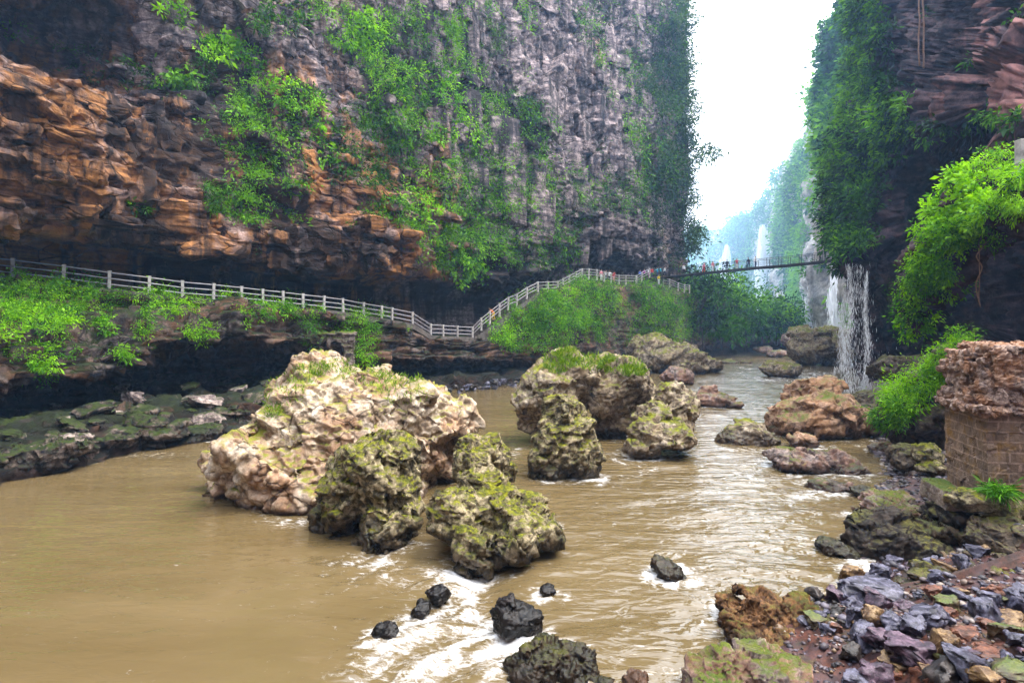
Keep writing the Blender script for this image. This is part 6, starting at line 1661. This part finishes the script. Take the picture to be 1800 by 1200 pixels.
for q, (sp, lb, mt, tn) in enumerate([
    ([(1520, 60, 22, 50)], 'dark hanging tree at the top of the right cliff edge', 'leaf_dark', .5), ([(1520, 150, 24, 40)], 'olive hanging tree on the upper right cliff edge', 'leaf', .45), ([(1545, 205, 34, 26)], 'pale feathery tree at the shoulder of the right cliff', 'leaf', .75),
    ([(1575, 225, 16, 16)], 'light feathery tuft at the tip of the right cliff shoulder', 'leaf_bright', .6), ([(1500, 270, 30, 34)], 'rounded tree leaning over the gorge from the right cliff', 'leaf', .5), ([(1478, 330, 22, 40)], 'dark drooping tree farthest out over the gorge', 'leaf_dark', .7),
    ([(1515, 360, 24, 50)], 'yellow green drooping tree at the centre of the green curtain', 'leaf', .55), ([(1500, 420, 18, 26)], 'dark tree just over the right end of the footbridge', 'leaf', .4)]):
    shrub('tree', ri, sp, lb, 700 + q, M[mt], 46, 50, 0.46, tn, 'tree', GH, radk=0.013)

# ---- far cliffs
ids = fa_.i; r = np.random.default_rng(45); pp = fa_.p[ids]; px, py = pp[:, 0], pp[:, 1]
nse = fbm(fa_.V[ids] * 0.035 + 3, 4)
nofall = 1 - 0.9 * el(px, py, 1342, 470, 12, 70) - 0.8 * el(px, py, 1448, 500, 14, 90)
wgt = sstep(-0.35, 0.15, nse + 0.25 * np.clip(fa_.N[ids][:, 2], -.5, 1)) * np.clip(nofall, 0, 1) * (1 - 0.5 * sstep(480, 560, py)) * area_pick(fa_, ids, 0, r)
pick = r.choice(len(ids), 4200, p=wgt / wgt.sum(), replace=False); vid = ids[pick]
Cn = fa_.V[vid]; Nn = norm(fa_.N[vid] * 0.7 + np.array([-0.1, -0.2, 0.5]))
tone = np.clip(0.55 + 0.8 * fbm(Cn * 0.04 + 21, 3), 0, 1)
o = leaves('far_woods', [spread(Cn, Nn, 0.0085 * Cn[:, 1] * r.uniform(0.6, 1.4, len(vid)), 22, 1.3, 0.5, tone, r, 0.3)], M['leaf'])
tag(o, 'woods clinging to the far blue gorge walls', 'woods', kind='stuff')

# ---- the near overgrown outcrop on the right, and the green mound under it
rock_out = boulder('rock_outcrop', [(1660, 455, 23, 44, 66, 1.8), (1725, 385, 22, 58, 52, 2.0), (1790, 350, 20.5, 56, 44, 2.2), (1880, 330, 18, 100, 60, 2.6), (1618, 510, 23.5, 22, 52, 0.9), (1612, 560, 23.5, 12, 36, 0.5), (1690, 340, 22.5, 26, 26, 0.9), (1750, 305, 21.5, 30, 20, 0.9)], M['right_cliff'],
                   'rock outcrop under bright leaves jutting from the right side', 90, cat='outcrop', vox=0.08, size=2.2)
OV, ON = ROCKS[-1][1], ROCKS[-1][2]
mound = boulder('mound', [(1640, 690, 25, 46, 40, 1.6, -25), (1600, 730, 25, 50, 36, 1.5, -25), (1690, 640, 24, 40, 40, 1.4), (1650, 760, 25.5, 90, 46, 1.6)], M['darkrock'], 'dark mound with a bright green grassy back beside the brick pillar', 91, cat='mound', vox=0.07, size=2.0, pits=0.3)
MV, MN = ROCKS[-1][1], ROCKS[-1][2]
so, sm = Surf(OV, ON), Surf(MV, MN)
for q, (sp, lb, L, tn, k) in enumerate([
    ([(1690, 325, 30, 20), (1665, 385, 22, 26)], 'large leaved bright shrub on the upper back of the outcrop', 0.17, .75, 60), ([(1750, 300, 34, 20), (1795, 315, 26, 22)], 'bright shrub below the lone post on the outcrop', 0.18, .8, 60),
    ([(1650, 425, 30, 26)], 'bright shrub on the shoulder of the outcrop', 0.14, .75, 50), ([(1720, 370, 36, 24)], 'yellow green shrub in the centre of the outcrop', 0.13, .95, 56), ([(1785, 360, 32, 22)], 'yellow green shrub at the right edge of the outcrop', 0.12, .9, 50),
    ([(1635, 470, 28, 26)], 'mid green shrub on the lower shoulder of the outcrop', 0.14, .55, 46), ([(1690, 425, 32, 22)], 'mid green shrub hanging over the dark side of the outcrop', 0.13, .6, 46), ([(1612, 510, 20, 30)], 'drooping leaves at the tip of the outcrop', 0.14, .5, 40),
    ([(1655, 500, 24, 26)], 'dark drooping leaves under the outcrop shoulder', 0.13, .35, 36), ([(1610, 560, 16, 34)], 'lowest drooping creeper of the outcrop', 0.13, .4, 30), ([(1740, 415, 24, 18)], 'shaded creeper beside the hanging roots', 0.12, .3, 26)]):
    shrub('shrub', so, sp, lb, 800 + q, M['leaf_bright'], k, 60, L * [1.2, 0.8, 1.0][q % 3], tn, 'shrub', 'shrubs on the right outcrop', asp=[0.42, 0.28, 0.36][q % 3], radk=0.011, droop=[0.4, 0.9, 0.6][q % 3], tvar=0.24)
for q, (sp, lb, tn) in enumerate([([(1590, 705, 34, 24)], 'bright grass hanging over the lower end of the mound', .8), ([(1625, 680, 30, 24)], 'bright grass on the middle of the mound', .9), ([(1660, 650, 24, 24)], 'bright leaves on the top of the mound', .75), ([(1690, 620, 18, 30)], 'creeper climbing above the mound beside the pillar cap', .6), ([(1570, 735, 24, 16)], 'dark grass at the water end of the mound', .5)]):
    shrub('bush', sm, sp, lb, 830 + q, M['leaf_bright'], 60, 46, 0.17, tn, 'bush', 'bushes on the green mound', asp=0.25, radk=0.011, droop=0.6)
# ---- lone posts on the ledges above
def post(px, py, d, h, w, label):
    bm = bmesh.new(); box_bm(bm, (0, 0, h / 2 - 0.5), (w, w, h + 1.0), None, 0.02); box_bm(bm, (0, 0, h + 0.03), (w * 1.08, w * 1.08, 0.06), None, 0.012)
    o = fin('post', bm, M['concrete'], loc=tuple(W(px, py, d))); tag(o, label, 'post')
post(1795, 305, 19.5, 1.15, 0.26, 'lone concrete post above the bright outcrop on the right')
# ---- grass on boulders
def grass_on(V, N, spots, label, seed, n, L):
    sf = Surf(V, N, 4.0); r = np.random.default_rng(seed); parts_ = []
    for s in spots:
        ids = sf.at(*s); ids = ids[sf.N[ids][:, 2] > 0.15]
        if len(ids) < 3: continue
        w = area_pick(sf, ids, 0, r); k = int(n * s[4] if len(s) > 4 else n) if False else n
        vid = ids[r.choice(len(ids), k, p=w / w.sum())]
        D = norm(np.array([0, 0, 1.0]) + r.normal(size=(k, 3)) * 0.45)
        Lg = L * r.uniform(0.5, 1.3, k)
        Vv, F = leaf_arrays(sf.V[vid], D, Lg, Lg * 0.13, r)
        parts_.append((Vv, F, np.repeat(np.clip(0.55 + r.normal(size=k) * .25, 0, 1), 4)))
    if parts_:
        tag(leaves('grass', parts_, M['blade'], None, V.mean(0)), label, 'grass', kind='stuff')
R1 = ROCKS[0]; R4 = ROCKS[4]
grass_on(R1[1], R1[2], [(500, 690, 40, 26), (530, 660, 30, 18), (480, 720, 16, 16), (600, 645, 40, 12), (560, 650, 20, 12), (640, 660, 40, 20), (710, 690, 50, 24), (700, 665, 40, 12)], 'grass on the crown of the huge pale boulder', 1, 260, 0.24)
grass_on(R4[1], R4[2], [(1050, 640, 40, 14), (1090, 645, 40, 14), (980, 640, 26, 18), (1000, 630, 20, 16), (1115, 655, 20, 12)], 'bright grass on the tall boulder in mid river', 2, 620, 0.36)
gp = W(1757, 868, 13.6); r = np.random.default_rng(8); k = 420
D = norm(np.array([0, 0, 0.6]) + r.normal(size=(k, 3)) * np.array([.8, .8, .35])); Lg = 0.42 * r.uniform(0.5, 1.2, k)
pa = gp + r.normal(size=(k, 3)) * np.array([0.12, 0.12, 0.02])
V1, F1 = leaf_arrays(pa, D, Lg * 0.6, Lg * 0.09, r)
V2, F2 = leaf_arrays(pa + D * (Lg * 0.5)[:, None], norm(D + np.array([0, 0, -0.7])), Lg * 0.6, Lg * 0.08, r)
tg = np.repeat(np.clip(0.4 + r.normal(size=k) * .2, 0, 1), 4)
tag(leaves('grass_tuft', [(V1, F1, tg), (V2, F2, tg)], M['leaf_bright'], None, gp), 'dark green tuft of long blades on the mossy rock by the pillar', 'grass tuft')
# ---- hanging vines and roots
def vine(pts, rad, label, cat='vine'):
    q = np.array([W(*p) for p in pts]); t_ = np.linspace(0, len(q) - 1, 24); c = catmull(q, t_); c = c + 0.006 * c[:, 1:2] * 0.3 * np.stack([fbm(c * 1.5, 2), fbm(c * 1.5 + 9, 2), 0 * c[:, 0]], 1)
    bm = bmesh.new(); tube_bm(bm, [Vector(p) - Vector(c[0]) for p in c], rad, 6); tag(fin('vine', bm, M['vine'], None, True, tuple(c[0])), label, cat)
M['vine'] = plain_mat('vine_bark', (0.16, 0.09, 0.06), 0.8, 0.3, 8.0)
vine([(1615, -20, 44), (1616, 40, 44), (1614, 80, 44), (1617, 115, 44)], 0.06, 'left one of two long vines hanging before the right cliff')
vine([(1622, -20, 44), (1623, 40, 44), (1624, 120, 44)], 0.07, 'right one of two long vines hanging before the right cliff')
vine([(1735, 425, 20.3), (1718, 450, 20.2), (1727, 470, 20.2), (1716, 500, 20.2), (1722, 540, 20.2)], 0.022, 'twisted pale root dangling below the outcrop', 'root')
vine([(1722, 430, 20.4), (1722, 480, 20.3), (1720, 535, 20.3)], 0.015, 'thin straight root dangling behind the twisted one', 'root')

# ---- broken rock lying on the left shelf
rs = np.random.default_rng(91)
sh = lo_.i[(LO_T[lo_.i] > 1.6) & (LO_T[lo_.i] < 3.6) & (lo_.p[lo_.i, 0] < 470)]
wts = area_pick(lo_, sh, 0, rs)
for i in sh[rs.choice(len(sh), 46, replace=False, p=wts / wts.sum())]:
    me = protos[rs.integers(14)]; sz = rs.uniform(0.25, 0.8)
    o = bpy.data.objects.new('stone', me); C.objects.link(o)
    o.material_slots[0].link = 'OBJECT'; o.material_slots[0].material = M['shorepale'] if rs.random() < 0.3 else M['shore']
    o.scale = (sz * rs.uniform(0.9, 1.8), sz, sz * rs.uniform(0.4, 0.7)); o.rotation_euler = (rs.uniform(-.3, .3), rs.uniform(-.3, .3), rs.uniform(0, 6.3)); o.location = tuple(LO_V[i])
    tag(o, 'dark broken block of rock on the shelf under the black hollow of the left bank', 'stone', 'blocks on the left shelf')
# ---- blue air of the gorge: one closed box of even, thin haze round everything
hz = bmesh.new()
bmesh.ops.create_cube(hz, size=1)
me = bpy.data.meshes.new('haze'); hz.to_mesh(me); hz.free()
hm = bpy.data.materials.new('haze_air'); hm.use_nodes = True
nt = hm.node_tree; nt.nodes.clear()
pv = nt.nodes.new('ShaderNodeVolumePrincipled')
pv.inputs['Color'].default_value = (0.33, 0.58, 1.0, 1)
pv.inputs['Density'].default_value = 0.0006
pv.inputs['Anisotropy'].default_value = 0.25
nt.links.new(pv.outputs[0], nt.nodes.new('ShaderNodeOutputMaterial').inputs['Volume'])
o = link('haze', me, hm)
o.scale = (420, 590, 142); o.location = (0, 205, 69)
tag(o, 'thin blue haze filling the gorge', 'haze', kind='stuff')

# ---- spray that the falls throw up in the far gorge: a low, soft bank of mist
mb = bmesh.new()
bmesh.ops.create_icosphere(mb, subdivisions=4, radius=1)
me = bpy.data.meshes.new('spray_mist'); mb.to_mesh(me); mb.free()
mv = coords(me); set_coords(me, mv * (1 + 0.10 * fbm(mv * 1.6 + 4, 3))[:, None])
mm = bpy.data.materials.new('spray_mist'); mm.use_nodes = True
nt = mm.node_tree; nt.nodes.clear()
pv = nt.nodes.new('ShaderNodeVolumePrincipled')
pv.inputs['Color'].default_value = (0.50, 0.76, 1.0, 1)
pv.inputs['Density'].default_value = 0.0021
pv.inputs['Anisotropy'].default_value = 0.2
nt.links.new(pv.outputs[0], nt.nodes.new('ShaderNodeOutputMaterial').inputs['Volume'])
o = link('spray_mist', me, mm)
o.scale = (70, 105, 62); o.location = (112, 235, 40)
tag(o, 'blue white spray mist hanging before the far waterfalls', 'mist', kind='stuff')
